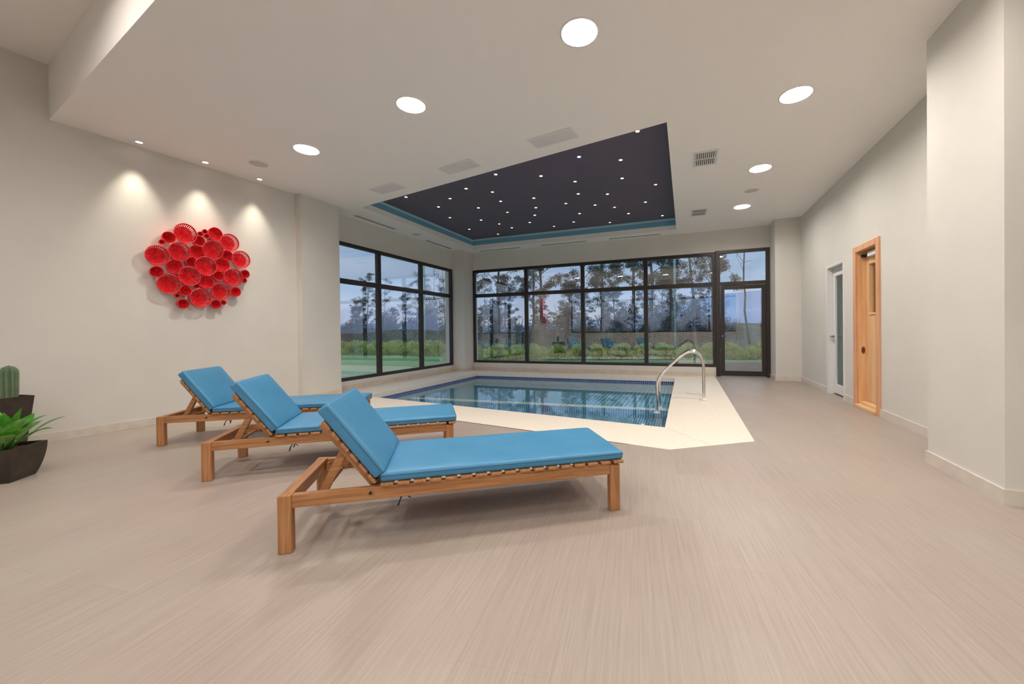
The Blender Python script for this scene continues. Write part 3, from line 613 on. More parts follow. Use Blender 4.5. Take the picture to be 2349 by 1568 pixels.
# ================================================================== WALL BASKETS
BASKETS = [(-1.525,2.517,0.134,'L'),(-1.691,2.434,0.074,'C'),(-1.763,2.355,0.035,'T'),(-1.809,2.181,0.131,'L'),(-1.597,2.268,0.127,'L'),(-1.359,2.555,0.033,'T'),(-1.313,2.595,0.033,'T'),(-1.291,2.534,0.034,'T'),(-1.195,2.581,0.095,'C'),(-1.377,2.446,0.072,'C'),(-1.401,2.297,0.098,'C'),(-1.223,2.353,0.133,'L'),(-1.031,2.494,0.129,'L'),(-1.054,2.296,0.076,'C'),(-0.884,2.270,0.128,'L'),(-1.634,2.060,0.094,'C'),(-1.468,2.148,0.069,'C'),(-1.310,2.106,0.133,'L'),(-1.112,2.161,0.097,'C'),(-1.815,1.971,0.072,'C'),(-1.699,1.823,0.130,'L'),(-1.496,1.944,0.129,'L'),(-1.165,1.993,0.072,'C'),(-1.297,1.884,0.094,'C'),(-0.990,1.998,0.133,'L'),(-0.825,2.068,0.063,'C'),(-0.842,1.965,0.036,'T'),(-1.539,1.743,0.070,'C'),(-1.406,1.827,0.036,'T'),(-1.380,1.662,0.132,'L'),(-1.139,1.772,0.123,'L'),(-0.960,1.781,0.071,'C'),(-1.621,1.676,0.031,'T'),(-1.559,1.572,0.066,'C'),(-1.197,1.586,0.064,'C'),(-1.108,1.615,0.036,'T')]
BLAB = ['large slatted red basket at the very top left of the wall cluster', 'medium red bowl left of the topmost large slatted basket', 'tiny red cup above the far left large basket',
 'large slatted red basket at the far left of the wall cluster', 'large slatted red basket just below and left of the topmost one', 'left one of three tiny red cups at the top of the cluster',
 'highest of three tiny red cups at the top of the cluster', 'right one of three tiny red cups at the top of the cluster', 'deep red bowl at the top right of the wall cluster',
 'small red bowl directly under the three tiny cups', 'deep red bowl in the upper middle, between two large slatted baskets', 'large slatted red basket in the upper middle below the top right bowl',
 'large slatted red basket at the upper right with bright open slots', 'small red bowl tucked below the upper right slatted basket', 'large slatted red basket at the far right of the wall cluster',
 'deep red bowl right of the far left large basket and below its neighbour', 'small red bowl in the centre left, above two slatted baskets', 'large slatted red basket at the centre of the wall cluster',
 'deep red bowl right of the central slatted basket', 'red bowl at the left edge beneath the far left large basket', 'large slatted red basket at the lower left of the wall cluster',
 'large slatted red basket just below and left of the central one', 'small red bowl just below and right of the central slatted basket', 'deep red bowl directly below the central slatted basket',
 'large slatted red basket at the right, beneath the far right one', 'small red bowl at the right edge beneath the far right basket', 'tiny red cup at the right edge, half behind the lower right slatted basket',
 'small red bowl right of the lower left slatted basket', 'tiny red cup peeping out in the lower middle above the bottom slatted basket', 'large slatted red basket at the bottom middle of the cluster',
 'large slatted red basket at the lower right of the cluster', 'small red bowl at the lower right edge of the cluster', 'tiny red cup below the lower left slatted basket',
 'small red bowl at the very bottom left of the cluster', 'small red bowl at the very bottom right of the cluster', 'tiny red cup beside the bottom right bowl']
wallrot = Matrix((( AD.x, 0, AN.x), (AD.y, 0, AN.y), (0, 1, 0))).to_4x4()   # local x along wall, y up, z out of wall
def pleat_disc(b, r, z, n, amp):
    vs = [(0, 0, z)]; fs = []
    rings = 5
    for i in range(1, rings + 1):
        for k in range(2 * n):
            a = math.pi * k / n; rr = r * i / rings
            vs.append((rr * math.cos(a), rr * math.sin(a), z + (amp if k % 2 else -amp) * min(1, i / 2.0) * (.5 + ((k * 37 + i * 11) % 17) / 17) + 0.004 * (i / rings)))
    for k in range(2 * n): fs.append((0, 1 + k, 1 + (k + 1) % (2 * n)))
    for i in range(rings - 1):
        for k in range(2 * n):
            a = 1 + i * 2 * n + k; c = 1 + i * 2 * n + (k + 1) % (2 * n); fs.append((a, a + 2 * n, c + 2 * n, c))
    b.add(vs, fs)
def torus(b, r, rr, z, seg=40, s2=8):
    b.tube([(r * math.cos(2 * math.pi * k / seg), r * math.sin(2 * math.pi * k / seg), z) for k in range(seg + 1)], rr, s2, caps=False)
def basket(r, kind, label, seed):
    rnd = random.Random(seed)
    t = thing('wall_basket', label, 'basket', group='red baskets clustered on the left wall')
    if kind == 'L':
        d = 0.078; rb = r * 0.76; b = B(); pleat_disc(b, rb, 0.0, 24, 0.0060); b.build('pleated_base', M['red'], t)
        n = 34; s = B()
        for k in range(n):
            a0 = 2 * math.pi * (k + .0) / n; a1 = a0 + 2 * math.pi / n * 0.54; sk = 0.05
            for z0, r0, z1, r1 in ((0.0, rb, d * .80, r * .965),):
                vs = []
                for (rr_, zz, ds) in ((r0, z0, 0), (r1, z1, sk)):
                    for a in (a0 + ds, a1 + ds):
                        vs += [(rr_ * math.cos(a), rr_ * math.sin(a), zz), ((rr_ - .004) * math.cos(a), (rr_ - .004) * math.sin(a), zz)]
                s.add(vs, [(0, 2, 6, 4), (1, 5, 7, 3), (0, 4, 5, 1), (2, 3, 7, 6), (0, 1, 3, 2), (4, 6, 7, 5)])
        s.build('slatted_side', M['red'], t)
        b = B(); b.lathe([(r * .955, d * .78), (r, d), (r - .006, d), (r * .955 - .006, d * .78)], 44, close=True); torus(b, r - .003, .005, d, 44); torus(b, rb, .004, 0.003, 40); torus(b, r * .96, .003, d * .80, 44)
        b.build('rim', M['red'], t)
        B().tube([(0, 0, -.05), (0, 0, -0.007)], .02, 10).build('wall_stud', M['red'], t)
        depth = d
    else:
        d = (0.10 if kind == 'C' else 0.055); rb = r * (0.74 if kind == 'C' else .6); b = B(); pleat_disc(b, rb, 0.0, 15, 0.0040)
        b.build('pleated_base', M['red'], t)
        seg = 40; prof = [(rb, 0.0), (r * .90, d * .45), (r, d), (r - .004, d), (r * .90 - .005, d * .45), (rb - .004, 0.002)]
        vs = []
        for j, (rr_, zz) in enumerate(prof):
            for k in range(seg):
                a = 2 * math.pi * k / seg; q = rr_ + (0.0018 if k % 2 else -0.0012); vs.append((q * math.cos(a), q * math.sin(a), zz))
        n = len(prof); fs = [(i * seg + k, i * seg + (k + 1) % seg, (i + 1) * seg + (k + 1) % seg, (i + 1) * seg + k) for i in range(n - 1) for k in range(seg)]
        bs = B().add(vs, fs); torus(bs, r - .002, .0035, d, 40); bs.build('side', M['red'], t)
        if kind == 'C': B().tube([(0, 0, -.03), (0, 0, -0.006)], .018, 10).build('wall_stud', M['red'], t)
    return t, d
for i, (u, z, r, k) in enumerate(BASKETS):
    t, d = basket(r, k, BLAB[i], i)
    off = {'L': .13, 'C': .12, 'T': .115}[k] + (((i * 7) % 5) - 2) * 0.003
    q = art(u, off - d, z)
    rnd = random.Random(100 + i)
    t.matrix_world = Matrix.Translation(q) @ wallrot @ Matrix.Rotation(R(rnd.uniform(-4, 4)), 4, 'X') @ Matrix.Rotation(R(rnd.uniform(-4, 4)), 4, 'Y') @ Matrix.Diagonal((0.92, 1.0, 1.0, 1.0))

# ================================================================== CEILING FITTINGS
def downlight(x, y, z, label, mat, r=0.145, rec=0.036):
    t = thing('downlight', label, 'ceiling light', (x, y, z), group='large round downlights')
    B().lathe([(r + .013, 0.0), (r + .013, -.004), (r - .002, -.006), (r - .006, 0.0), (r - .010, rec), (r + .002, rec), (r + .002, 0.0)], 48, close=True).build('trim_ring', M['ceil'], t)
    B().lathe([(0.0, rec - .004), (r * .6, rec - .003), (r - .011, rec)], 48).build('diffuser', mat, t)
    return t
DL = [(-0.777, 3.008, 'largest round downlight at the top centre of the photo'), (-2.683, 3.315, 'round downlight in the middle of the left row, left of the largest'),
      (-4.592, 3.615, 'round downlight at the left end of the row, near the ceiling speaker'), (1.083, 4.605, 'round downlight at the near end of the right hand row'),
      (1.070, 6.513, 'round downlight in the middle of the right hand row'), (1.062, 8.418, 'round downlight at the far end of the right hand row')]
for x, y, lab in DL: downlight(x, y, CZ, lab, M['lamp'])
downlight(1.12, 2.70, CZ, 'round downlight of the low ceiling just above the camera', M['lamp'])
for i, (x, y) in enumerate(HXY):
    downlight(x, y, HZ, 'round downlight of the high ceiling, %s of those behind the camera' % ORD[i], M['lamphigh'])

def spot(x, y, label, e):
    t = thing('spotlight', label, 'ceiling light', (x, y, CZ), group='small spotlights over the red baskets')
    B().lathe([(.045, 0.0), (.045, -.004), (.036, -.006), (.032, 0.0)], 32, close=True).build('trim_ring', M['white'], t)
    B().lathe([(0.0, -.003), (.031, -.003)], 24).build('lens', M['spotlens'], t)
    ld = bpy.data.lights.new('spot_lamp', 'SPOT'); ld.energy = e; ld.color = (1.0, 0.90, 0.74); ld.spot_size = R(57); ld.spot_blend = 1.0; ld.shadow_soft_size = 0.025
    lo = bpy.data.objects.new('spot_lamp', ld); C.objects.link(lo); lo.parent = t; lo.location = (0, 0, -.02)
    aim = Vector((-0.03, 0.0, -1)).normalized(); lo.rotation_euler = aim.to_track_quat('-Z', 'Y').to_euler()
spot(-6.30, 2.718, 'left one of three small spotlights above the red baskets', EMIT_SPOT)
spot(-6.21, 3.365, 'middle one of three small spotlights above the red baskets', EMIT_SPOT)
spot(-6.13, 4.033, 'right one of three small spotlights above the red baskets', EMIT_SPOT)

STARS = [(-5.14,6.16,'w'),(-4.91,6.90,'c'),(-4.39,6.56,'n'),(-3.81,6.22,'w'),(-3.00,5.85,'c'),(-3.44,6.56,'n'),(-3.53,7.09,'c'),(-4.16,7.28,'w'),(-5.13,7.65,'n'),(-4.56,8.10,'c'),(-5.25,8.70,'w'),(-4.31,8.56,'n'),(-3.72,7.80,'n'),(-4.17,9.00,'w'),(-4.79,9.43,'n'),(-3.56,8.73,'c'),(-3.23,8.23,'w'),(-3.01,7.74,'c'),(-2.83,7.17,'w'),(-2.31,6.20,'w'),(-1.51,5.74,'c'),(-1.83,6.66,'n'),(-1.94,7.28,'c'),(-2.33,7.73,'n'),(-2.24,8.51,'c'),(-2.55,9.11,'w'),(-3.12,9.29,'n'),(-1.78,8.06,'w'),(-1.41,7.51,'w'),(-1.42,8.37,'n'),(-1.73,9.51,'n'),(-1.20,8.94,'w'),(-1.02,6.83,'c'),(-0.93,6.09,'w'),(-0.58,5.30,'n'),(-0.49,7.36,'n'),(-0.76,8.28,'w'),(-0.48,9.41,'c')]
bands = [(5.0, 6.25, 'nearest band of the tray'), (6.25, 7.0, 'second band from the camera'), (7.0, 7.7, 'third band from the camera'), (7.7, 8.3, 'fourth band from the camera'), (8.3, 8.95, 'fifth band from the camera'), (8.95, 9.6, 'farthest band of the tray')]
CN = {'w': 'warm white', 'c': 'cool white', 'n': 'amber'}
for lo_, hi_, bn in bands:
    row = sorted([s for s in STARS if lo_ <= s[1] < hi_])
    for i, (x, y, c) in enumerate(row):
        t = thing('star_light', '%s star light, %s from the left in the %s' % (CN[c], ORD[i], bn), 'ceiling light', (x, min(y, 9.5), CZ + 0.285), group='small star lights in the dark ceiling tray')
        B().lathe([(.036, 0.0), (.036, -.004), (.028, -.006), (.026, 0.0)], 20, close=True).build('trim_ring', M['steel'], t)
        B().lathe([(0.0, -.005), (.027, -.005)], 18).build('lens', M['star' + c], t)

# return air grilles (three, parallel to the tray's front edge), square vents (two), slot diffusers (five), speakers (three)
def grille(x, y, wx, wy, rz, label, name, grp, nsl, along='x', void=True, slat=None):
    t = thing(name, label, 'air vent', (x, y, CZ), rz, grp)
    e = 0.028
    B().slab([(-wx/2, -wy/2), (wx/2, -wy/2), (wx/2, wy/2), (-wx/2, wy/2)], [(-wx/2+e, -wy/2+e), (wx/2-e, -wy/2+e), (wx/2-e, wy/2-e), (-wx/2+e, wy/2-e)], -.012, 0.0).build('frame', slat or M['grille'], t)
    B().box(-wx/2+e, wx/2-e, -wy/2+e, wy/2-e, -.0015, -.0005).build('duct_opening', M['dark'] if void else M['speaker'], t)
    s = B()
    for k in range(nsl):
        if along == 'x':
            a = -wy/2 + e + (wy - 2*e) * (k + .5) / nsl; g = (wy - 2*e) / nsl
            s.box(-wx/2+e, wx/2-e, a - g*.42, a + g*.36, -.010, -.006)
        else:
            a = -wx/2 + e + (wx - 2*e) * (k + .5) / nsl; g = (wx - 2*e) / nsl
            s.box(a - g*.30, a + g*.25, -wy/2+e, wy/2-e, -.010, -.004)
    if along == 'y': s.box(-wx/2+e, wx/2-e, -.008, .008, -.011, -.005)
    s.build('louvre', slat or M['grille'], t); return t
GG = 'long return air grilles in front of the tray'
grille(-1.52, 4.515, 0.60, 0.26, R(-8.7), 'large louvred ceiling grille nearest the camera, right one of three', 'ceiling_grille', GG, 12, void=False)
grille(-3.05, 4.79, 0.60, 0.26, R(-8.7), 'middle one of three louvred ceiling grilles along the tray', 'ceiling_grille', GG, 12, void=False)
grille(-4.60, 5.06, 0.60, 0.26, R(-8.7), 'left one of three louvred ceiling grilles along the tray', 'ceiling_grille', GG, 12, void=False)
grille(0.28, 5.835, 0.32, 0.48, 0, 'nearer rectangular vent with dark slots right of the tray', 'ceiling_vent', 'slotted supply vents right of the tray', 10, 'y', slat=M['white'])
grille(0.28, 8.47, 0.31, 0.46, 0, 'farther rectangular vent with dark slots right of the tray', 'ceiling_vent', 'slotted supply vents right of the tray', 10, 'y', slat=M['white'])
def slot(x, y, l, rz, label):
    t = thing('slot_diffuser', label, 'air vent', (x, y, CZ), rz, 'linear slot diffusers by the windows')
    B().box(-l/2, l/2, -.055, .055, -.003, 0).build('frame', M['ceil'], t); s = B()
    for yy in (-.022, .022): s.box(-l/2 + .03, l/2 - .03, yy - .011, yy + .011, -.0045, -.003)
    s.build('slot', M['dark'], t)
slot(-6.26, 6.55, 1.20, R(90), 'linear ceiling slot above the near end of the side window')
slot(-6.28, 8.83, 1.20, R(90), 'linear ceiling slot above the far end of the side window')
slot(-5.05, 10.02, 1.35, 0, 'left one of three linear slots above the back window')
slot(-3.10, 10.02, 1.35, 0, 'middle one of three linear slots above the back window')
slot(-1.20, 10.02, 1.35, 0, 'right one of three linear slots above the back window')
for x, y, lab in ((-5.583, 3.663, 'round ceiling speaker at the left near the spotlights'), (1.095, 7.489, 'round ceiling speaker at the right between two downlights'), (-6.10, 7.68, 'round ceiling speaker above the side window between two slots')):
    t = thing('ceiling_speaker', lab, 'speaker', (x, y, CZ), group='round ceiling speakers')
    B().lathe([(.125, 0), (.125, -.006), (.112, -.009), (.108, -.004), (.108, 0)], 40, close=True).build('trim_ring', M['ceil'], t)
    B().lathe([(.108, -.004), (.05, -.010), (0, -.012)], 40).build('speaker_mesh', M['speaker'], t)
    B().box(-.010, .010, -.004, .004, -.0145, -.011).build('badge', M['white'], t)

# ================================================================== POT PLANTS
def square_pot(name_parent, hw, h, rim=0.012, curve=True, bot=0.6):
    prof = [(bot + (1 - bot) * math.sin(math.pi / 2 * (i / 9)) ** .85, h * i / 9) for i in range(10)] if curve else [(0.80, 0.0), (0.86, h * .3), (0.93, h * .65), (1.0, h)]
    b = B(); vs = []; fs = []
    inner = [(prof[-1][0] - rim / hw, h), (prof[-1][0] - rim / hw - .01, h - .05)]
    allp = prof + inner
    for s, z in allp:
        vs += [(-hw * s, -hw * s, z), (hw * s, -hw * s, z), (hw * s, hw * s, z), (-hw * s, hw * s, z)]
    for i in range(len(allp) - 1):
        for k in range(4): fs.append((4*i + k, 4*i + (k+1) % 4, 4*(i+1) + (k+1) % 4, 4*(i+1) + k))
    fs.append((3, 2, 1, 0)); b.add(vs, fs)
    b.build('planter', M['pot'], name_parent)
    q = hw * (inner[-1][0] + .004)
    s = B(); n = 10; rnd = random.Random(3); vs = [(-q + 2*q*i/n, -q + 2*q*j/n, h - .03 + rnd.uniform(-.008, .008)) for i in range(n+1) for j in range(n+1)]
    s.add(vs, [(i*(n+1)+j, (i+1)*(n+1)+j, (i+1)*(n+1)+j+1, i*(n+1)+j+1) for i in range(n) for j in range(n)], True); s.build('soil', M['soil'], name_parent)

def leaf(b, base, dirv, length, width, droop, fold=0.15, seg=8):
    d = Vector(dirv).normalized(); side = d.cross(Vector((0, 0, 1))); side = side.normalized() if side.length > .05 else Vector((1, 0, 0))
    pts = []; p = Vector(base); stp = length / seg; cur = d.copy()
    for i in range(seg + 1):
        u = i / seg; ww = width * (math.sin(math.pi * min(1, u * 1.0) ** 0.75) if u < 1 else 0) * 0.5
        nrm = side.cross(cur).normalized()
        pts.append((p - side * ww + nrm * ww * fold * 2, p.copy(), p + side * ww + nrm * ww * fold * 2))
        p = p + cur * stp; cur = (cur + Vector((0, 0, -droop / seg))).normalized()
    vs = [q for tr in pts for q in tr]; fs = []
    for i in range(seg):
        a = 3 * i; fs += [(a, a + 1, a + 4, a + 3), (a + 1, a + 2, a + 5, a + 4)]
    b.add(vs, fs, True)
pp = thing('potted_lily', 'leafy green plant in a dark curved square pot at the left edge', 'potted plant', (-5.158, 1.369, 0), R(-52))
square_pot(pp, 0.155, 0.27, bot=0.70)
rnd = random.Random(11)
for k in range(40):
    a = 2 * math.pi * k / 40 * 5.3; el = rnd.uniform(0.55, 1.35); rr_ = rnd.uniform(.0, .05)
    st = B(); base = Vector((rr_ * math.cos(a), rr_ * math.sin(a), .245)); d = Vector((math.cos(a) * math.cos(el), math.sin(a) * math.cos(el), math.sin(el) + .15)).normalized()
    sl = rnd.uniform(.06, .17); tip = base + d * sl
    st.tube([base, base + d * sl * .5 + Vector((0, 0, .01)), tip], .003, 6)
    ll = rnd.uniform(.15, .235)
    leaf(st, tip, d, ll, ll * rnd.uniform(.34, .50), rnd.uniform(.35, 1.0))
    st.build('leaf', M['lilypale'] if k % 4 == 0 else M['lily'], pp)
gr = B()
for k in range(60):
    a = rnd.uniform(0, 6.28); base = Vector((rnd.uniform(-.08, .08), rnd.uniform(-.12, -.02), .235))
    leaf(gr, base, (math.cos(a) * .5, math.sin(a) * .5, 1.0), rnd.uniform(.10, .20), .008, rnd.uniform(1.0, 2.4), seg=7)
gr.build('grass_blades', M['grassy'], pp)

pc = thing('potted_cactus', 'single ribbed columnar cactus in a tall dark planter by the wall', 'potted plant', (-6.20, 1.51, 0), R(7))
square_pot(pc, 0.24, 0.58, curve=False)
cb = B(); seg = 72; prof = []
H = 0.345
for i in range(23):
    u = i / 22; z = H * u; base_r = .052 * (1 + .06 * math.sin(3 * u)) * (math.sqrt(max(0.0, 1 - ((u - .78) / .22) ** 2)) if u > .78 else 1.0 - .10 * (1 - u))
    prof.append((max(base_r, .002), z))
vs = []
for r_, z in prof:
    for k in range(seg):
        a = 2 * math.pi * k / seg; q = r_ * (1 + .17 * (2 * abs(math.cos(4.5 * a)) - 1)); vs.append((q * math.cos(a), q * math.sin(a), .53 + z))
cb.add(vs, [(i*seg + k, i*seg + (k+1) % seg, (i+1)*seg + (k+1) % seg, (i+1)*seg + k) for i in range(len(prof) - 1) for k in range(seg)], True)
co = cb.build('cactus_stem', M['cactus'], pc, loc=(0.04, 0.165, 0.0))
ar = B()
for k in range(9):
    for i in range(2, 22):
        r_, z = prof[i]; a = 2 * math.pi / 9 * k; q = r_ * 1.17
        ar.lathe([(0.0, 0.0035), (0.0035, 0.0), (0.0, -0.0035)], 6, mat=Matrix.Translation((q * math.cos(a), q * math.sin(a), .53 + z)))
ar.build('areoles', M['areole'], co)

# ================================================================== OUTDOORS
GZ = -0.12
foot = [(-8.0, -4.1), (4.1, -4.1), (4.1, 10.6), (-8.0, 10.6)]
def ground(name, pts, z, m, label, cat):
    return struct(B().slab(pts, foot, z - 0.1, z).build(name, m), label, cat)
ground('lawn', [(-400, -300), (400, -300), (400, 330), (-400, 330)], GZ - .10, M['farlow'], 'dark rough ground beyond the hedges', 'ground')
tag(B().prism([(-40, -20), (-6.9, -20), (-6.9, 10.6), (8, 10.6), (8, 19), (-40, 19)], GZ - .12, GZ).build('mown_lawn', M['lawn']), 'mown green lawn outside the pool windows', 'lawn', kind='structure')
struct(B().prism([(-9.0, 10.62), (8, 10.62), (8, 16.0), (2.6, 16.2), (-9.0, 13.8)], GZ, GZ + .012).build('garden_path', M['paving']), 'dark stone paving outside the back window and garden door', 'paving')
tag(B().prism([(-15.2, -20), (-7.4, -20), (-7.4, 10.2), (-9.6, 11.6), (-15.2, 11.6)], GZ, GZ + .01).build('pale_lawn', M['lawnpale']), 'paler mown strip of lawn close to the side window', 'lawn', kind='structure')

def leafcard(vs, fs, c, d, l, w_, rnd):
    d = d.normalized(); s = d.cross(Vector((rnd.uniform(-1, 1), rnd.uniform(-1, 1), rnd.uniform(-1, 1)))).normalized(); o = len(vs)
    vs += [c, c + d * l * .5 + s * w_ * .5, c + d * l, c + d * l * .5 - s * w_ * .5]; fs.append((o, o + 1, o + 2, o + 3))
def cluster(b, c, r, n, size, rnd, droop=.6, squash=.7):
    vs, fs = [], []
    for _ in range(n):
        v = Vector((rnd.gauss(0, 1), rnd.gauss(0, 1), rnd.gauss(0, 1))).normalized() * (rnd.random() ** .45)
        p_ = c + Vector((v.x * r, v.y * r, v.z * r * squash)); d = Vector((rnd.uniform(-1, 1), rnd.uniform(-1, 1), rnd.uniform(-1, .6) - droop))
        l = size * rnd.uniform(.6, 1.3); leafcard(vs, fs, p_, d, l, l * rnd.uniform(.3, .5), rnd)
    b.add(vs, fs)
def make_tree(seed, h=9.5, lean=0.0, crown0=.35, nb=16, r0=.13, leafy=1.0, spread=2.0, trunkmat='bark', dens=230):
    rnd = random.Random(seed); t = bpy.data.objects.new('eucalyptus_tree', None); C.objects.link(t)
    tr = B(); pts = []; x = y = 0.0
    for i in range(13):
        u = i / 12; pts.append(Vector((x + lean * h * u * u * .3, y, h * u))); x += rnd.uniform(-.07, .09); y += rnd.uniform(-.08, .08)
    tr.tube(pts, [r0 * (1 - .82 * i / 12) for i in range(13)], 8); fo = B()
    for k in range(nb):
        u = crown0 + (1 - crown0) * (k + .5) / nb; i = min(11, int(u * 12)); base = pts[i].lerp(pts[i + 1], u * 12 - i)
        a = k * 2.4 + rnd.uniform(-.5, .5); L = spread * (1.1 - .65 * (u - crown0) / (1 - crown0)) * rnd.uniform(.55, 1.15)
        d = Vector((math.cos(a), math.sin(a), rnd.uniform(.35, 1.0)))
        bp = [base]; cur = d.normalized()
        for j in range(4): bp.append(bp[-1] + cur * L / 4); cur = (cur + Vector((rnd.uniform(-.25, .25), rnd.uniform(-.25, .25), rnd.uniform(-.05, .25)))).normalized()
        tr.tube(bp, [r0 * .26 * (1 - .2 * j) * (1.2 - u * .6) for j in range(5)], 5)
        for j in (2, 3, 4):
            if rnd.random() < leafy * (.6 if j == 2 else .95):
                cluster(fo, bp[j] + Vector((rnd.uniform(-.2, .2), rnd.uniform(-.2, .2), rnd.uniform(-.1, .25))), rnd.uniform(.28, .56), int(dens * rnd.uniform(.5, 1.1)), .115, rnd, squash=.55)
            if rnd.random() < .6:
                e = bp[j] + Vector((rnd.uniform(-.6, .6), rnd.uniform(-.6, .6), rnd.uniform(.1, .6))); tr.tube([bp[j], bp[j].lerp(e, .5) + Vector((0, 0, .05)), e], [.012, .009, .005], 4)
                if rnd.random() < leafy: cluster(fo, e, rnd.uniform(.22, .42), int(dens * .6), .11, rnd)
    tr.build('trunk', M[trunkmat], t)
    if fo.v: fo.build('foliage', M['eucal'], t)
    return t
def make_bush(seed, h=3.0, w_=1.6, n=4200, size=.115, name='shrub', mat='shrubdark', stems=5):
    rnd = random.Random(seed); t = bpy.data.objects.new(name, None); C.objects.link(t)
    s = B()
    for k in range(stems):
        a = rnd.uniform(0, 6.28); s.tube([(0, 0, 0), (.25 * w_ * math.cos(a), .25 * w_ * math.sin(a), h * .5), (.45 * w_ * math.cos(a), .45 * w_ * math.sin(a), h * .9)], [.04, .03, .01], 5)
    s.build('stems', M['bark'], t); f = B()
    for k in range(10):
        a = k * 2.4; rr_ = (.15 + .5 * ((k * 7) % 10) / 10) * w_; z = h * (.18 + .62 * ((k * 3) % 10) / 10); cluster(f, Vector((rr_ * math.cos(a), rr_ * math.sin(a), z)), rnd.uniform(.35, .6) * w_ * (1.1 - .5 * z / h), n // 10, size, rnd, droop=-.2, squash=h / w_ * .5)
    f.build('foliage', M[mat], t); return t
protoE = [make_tree(1, 10.5, .1, .30, 20, spread=2.1), make_tree(2, 9.5, -.15, .34, 17, spread=1.8), make_tree(3, 11.5, .05, .28, 20, spread=2.3), make_tree(4, 8.0, .2, .35, 14, spread=1.3, r0=.09, dens=150, trunkmat='paleb')]
protoBare = make_tree(5, 8.5, .03, .42, 9, r0=.055, leafy=0.0, spread=1.9, trunkmat='bark')
protoThin = make_tree(6, 6.5, .0, .30, 12, r0=.05, leafy=.35, spread=.9, dens=110, trunkmat='paleb')
used = set()
def place(proto, x, y, s, rz, label, cat, group, name=None, z=GZ):
    o = proto if id(proto) not in used else copy_tree(proto); used.add(id(proto))
    o.location = (x, y, z); o.scale = (s, s, s); o.rotation_euler = (0, 0, rz); tag(o, label, cat, group)
    if name: o.name = name
    return o
TG = 'tall eucalyptus trees behind the garden'
TR = [(0, -12.6, 24.5, .98, .3, 'eucalyptus at the left end of the back window with drooping clumps'), (2, -10.4, 26.0, .88, 1.9, 'slender dark eucalyptus in the left pane of the back window'),
      (1, -8.6, 23.0, 1.0, 4.0, 'eucalyptus rising behind the second pane of the back window'), (2, -6.4, 25.0, .92, 2.2, 'full crowned eucalyptus behind the mirrored red baskets'),
      (0, -4.7, 23.0, .96, 5.1, 'eucalyptus in the middle of the back window'), (1, -3.2, 25.5, 1.1, .8, 'tall eucalyptus left of the third mullion of the back window'),
      (2, -1.75, 22.0, .86, 3.3, 'dark trunked eucalyptus right of the third mullion of the back window'), (0, -.62, 21.0, .92, 2.0, 'dark straight eucalyptus trunk in the rightmost pane'),
      (3, .55, 22.5, 1.12, 4.2, 'thin pale eucalyptus in the rightmost pane of the back window'), (1, 1.40, 23.5, .88, 5.6, 'eucalyptus whose crown spreads over the post left of the garden door'),
      (2, -30.5, 30.5, .60, .5, 'rounded tree crown at the left of the side window'), (3, -24.6, 29.0, .70, 1.0, 'slender eucalyptus in the middle pane of the side window'),
      (3, -22.0, 28.0, .78, 2.6, 'slender eucalyptus left of the second mullion of the side window'), (3, -16.0, 25.0, 1.05, 3.1, 'eucalyptus at the right end of the side window'),
      (0, -14.4, 24.0, .90, 5.5, 'eucalyptus seen in the corner beside the far column')]
for k, x, y, s, rz, lab in TR: place(protoE[k], x, y, s, rz, lab, 'tree', TG)
place(protoBare, 2.85, 20.2, 1.0, 2.0, 'bare leafless tree standing in the garden door view', 'tree', 'bare trees outside', name='bare_tree')
place(protoBare, -19.2, 26.5, .8, 4.1, 'bare leaning tree in the middle of the side window', 'tree', 'bare trees outside', name='bare_tree')
for i, (x, y, s, rz) in enumerate(((-27.0, 29, .95, 0), (-20.6, 27, .9, 1.3), (-17.6, 25.5, 1.0, 2.9), (-13.2, 23.5, .9, 5.0), (-5.5, 27, 1.1, .4), (-1.3, 27, .95, 1.1))):
    place(protoThin, x, y, s, rz, 'thin young eucalyptus, %s from the left among the saplings outside' % ORD[i], 'tree', 'thin saplings beyond the hedge', name='eucalyptus_sapling')
pb = [make_bush(21), make_bush(22, 2.4, 1.9, 4200), make_bush(23, 3.6, 1.4, 4200)]
xs = [(-34, 31), (-31, 30), (-28, 30), (-25.5, 28), (-23, 28), (-20.5, 27), (-18, 26.5), (-15.6, 25.5), (-13.4, 25), (-11.4, 25), (-9.6, 25.5), (-7.8, 25), (-6.2, 24.5), (-4.8, 25.5), (-3.4, 24.5), (-2.0, 25), (-.8, 24.5), (.4, 25.5), (1.5, 25)]
for i, (x, y) in enumerate(xs):
    nm = 'shrub'
    o = place(pb[i % 3], x, y, (.95 + .15 * ((i * 5) % 3)) * (1.0 if x < -12 else .86), i * 1.7, 'dark thicket shrub behind the hedge, %s from left' % (ORD[i] if i < 10 else ORD[i - 10] + ' past the tenth'), 'shrub', 'dark shrubs of the thicket behind the hedge', name='shrub')
for i, (x, y, s) in enumerate(((3.6, 40, 1.0), (4.6, 41, .9), (6.5, 38, .8), (7.6, 37, .75))):
    place(pb[2], x, y, s * .75, i, ['left', 'second', 'third', 'right'][i] + ' one of four small distant trees seen through the garden door', 'tree', 'distant small trees seen through the door', name='distant_tree')

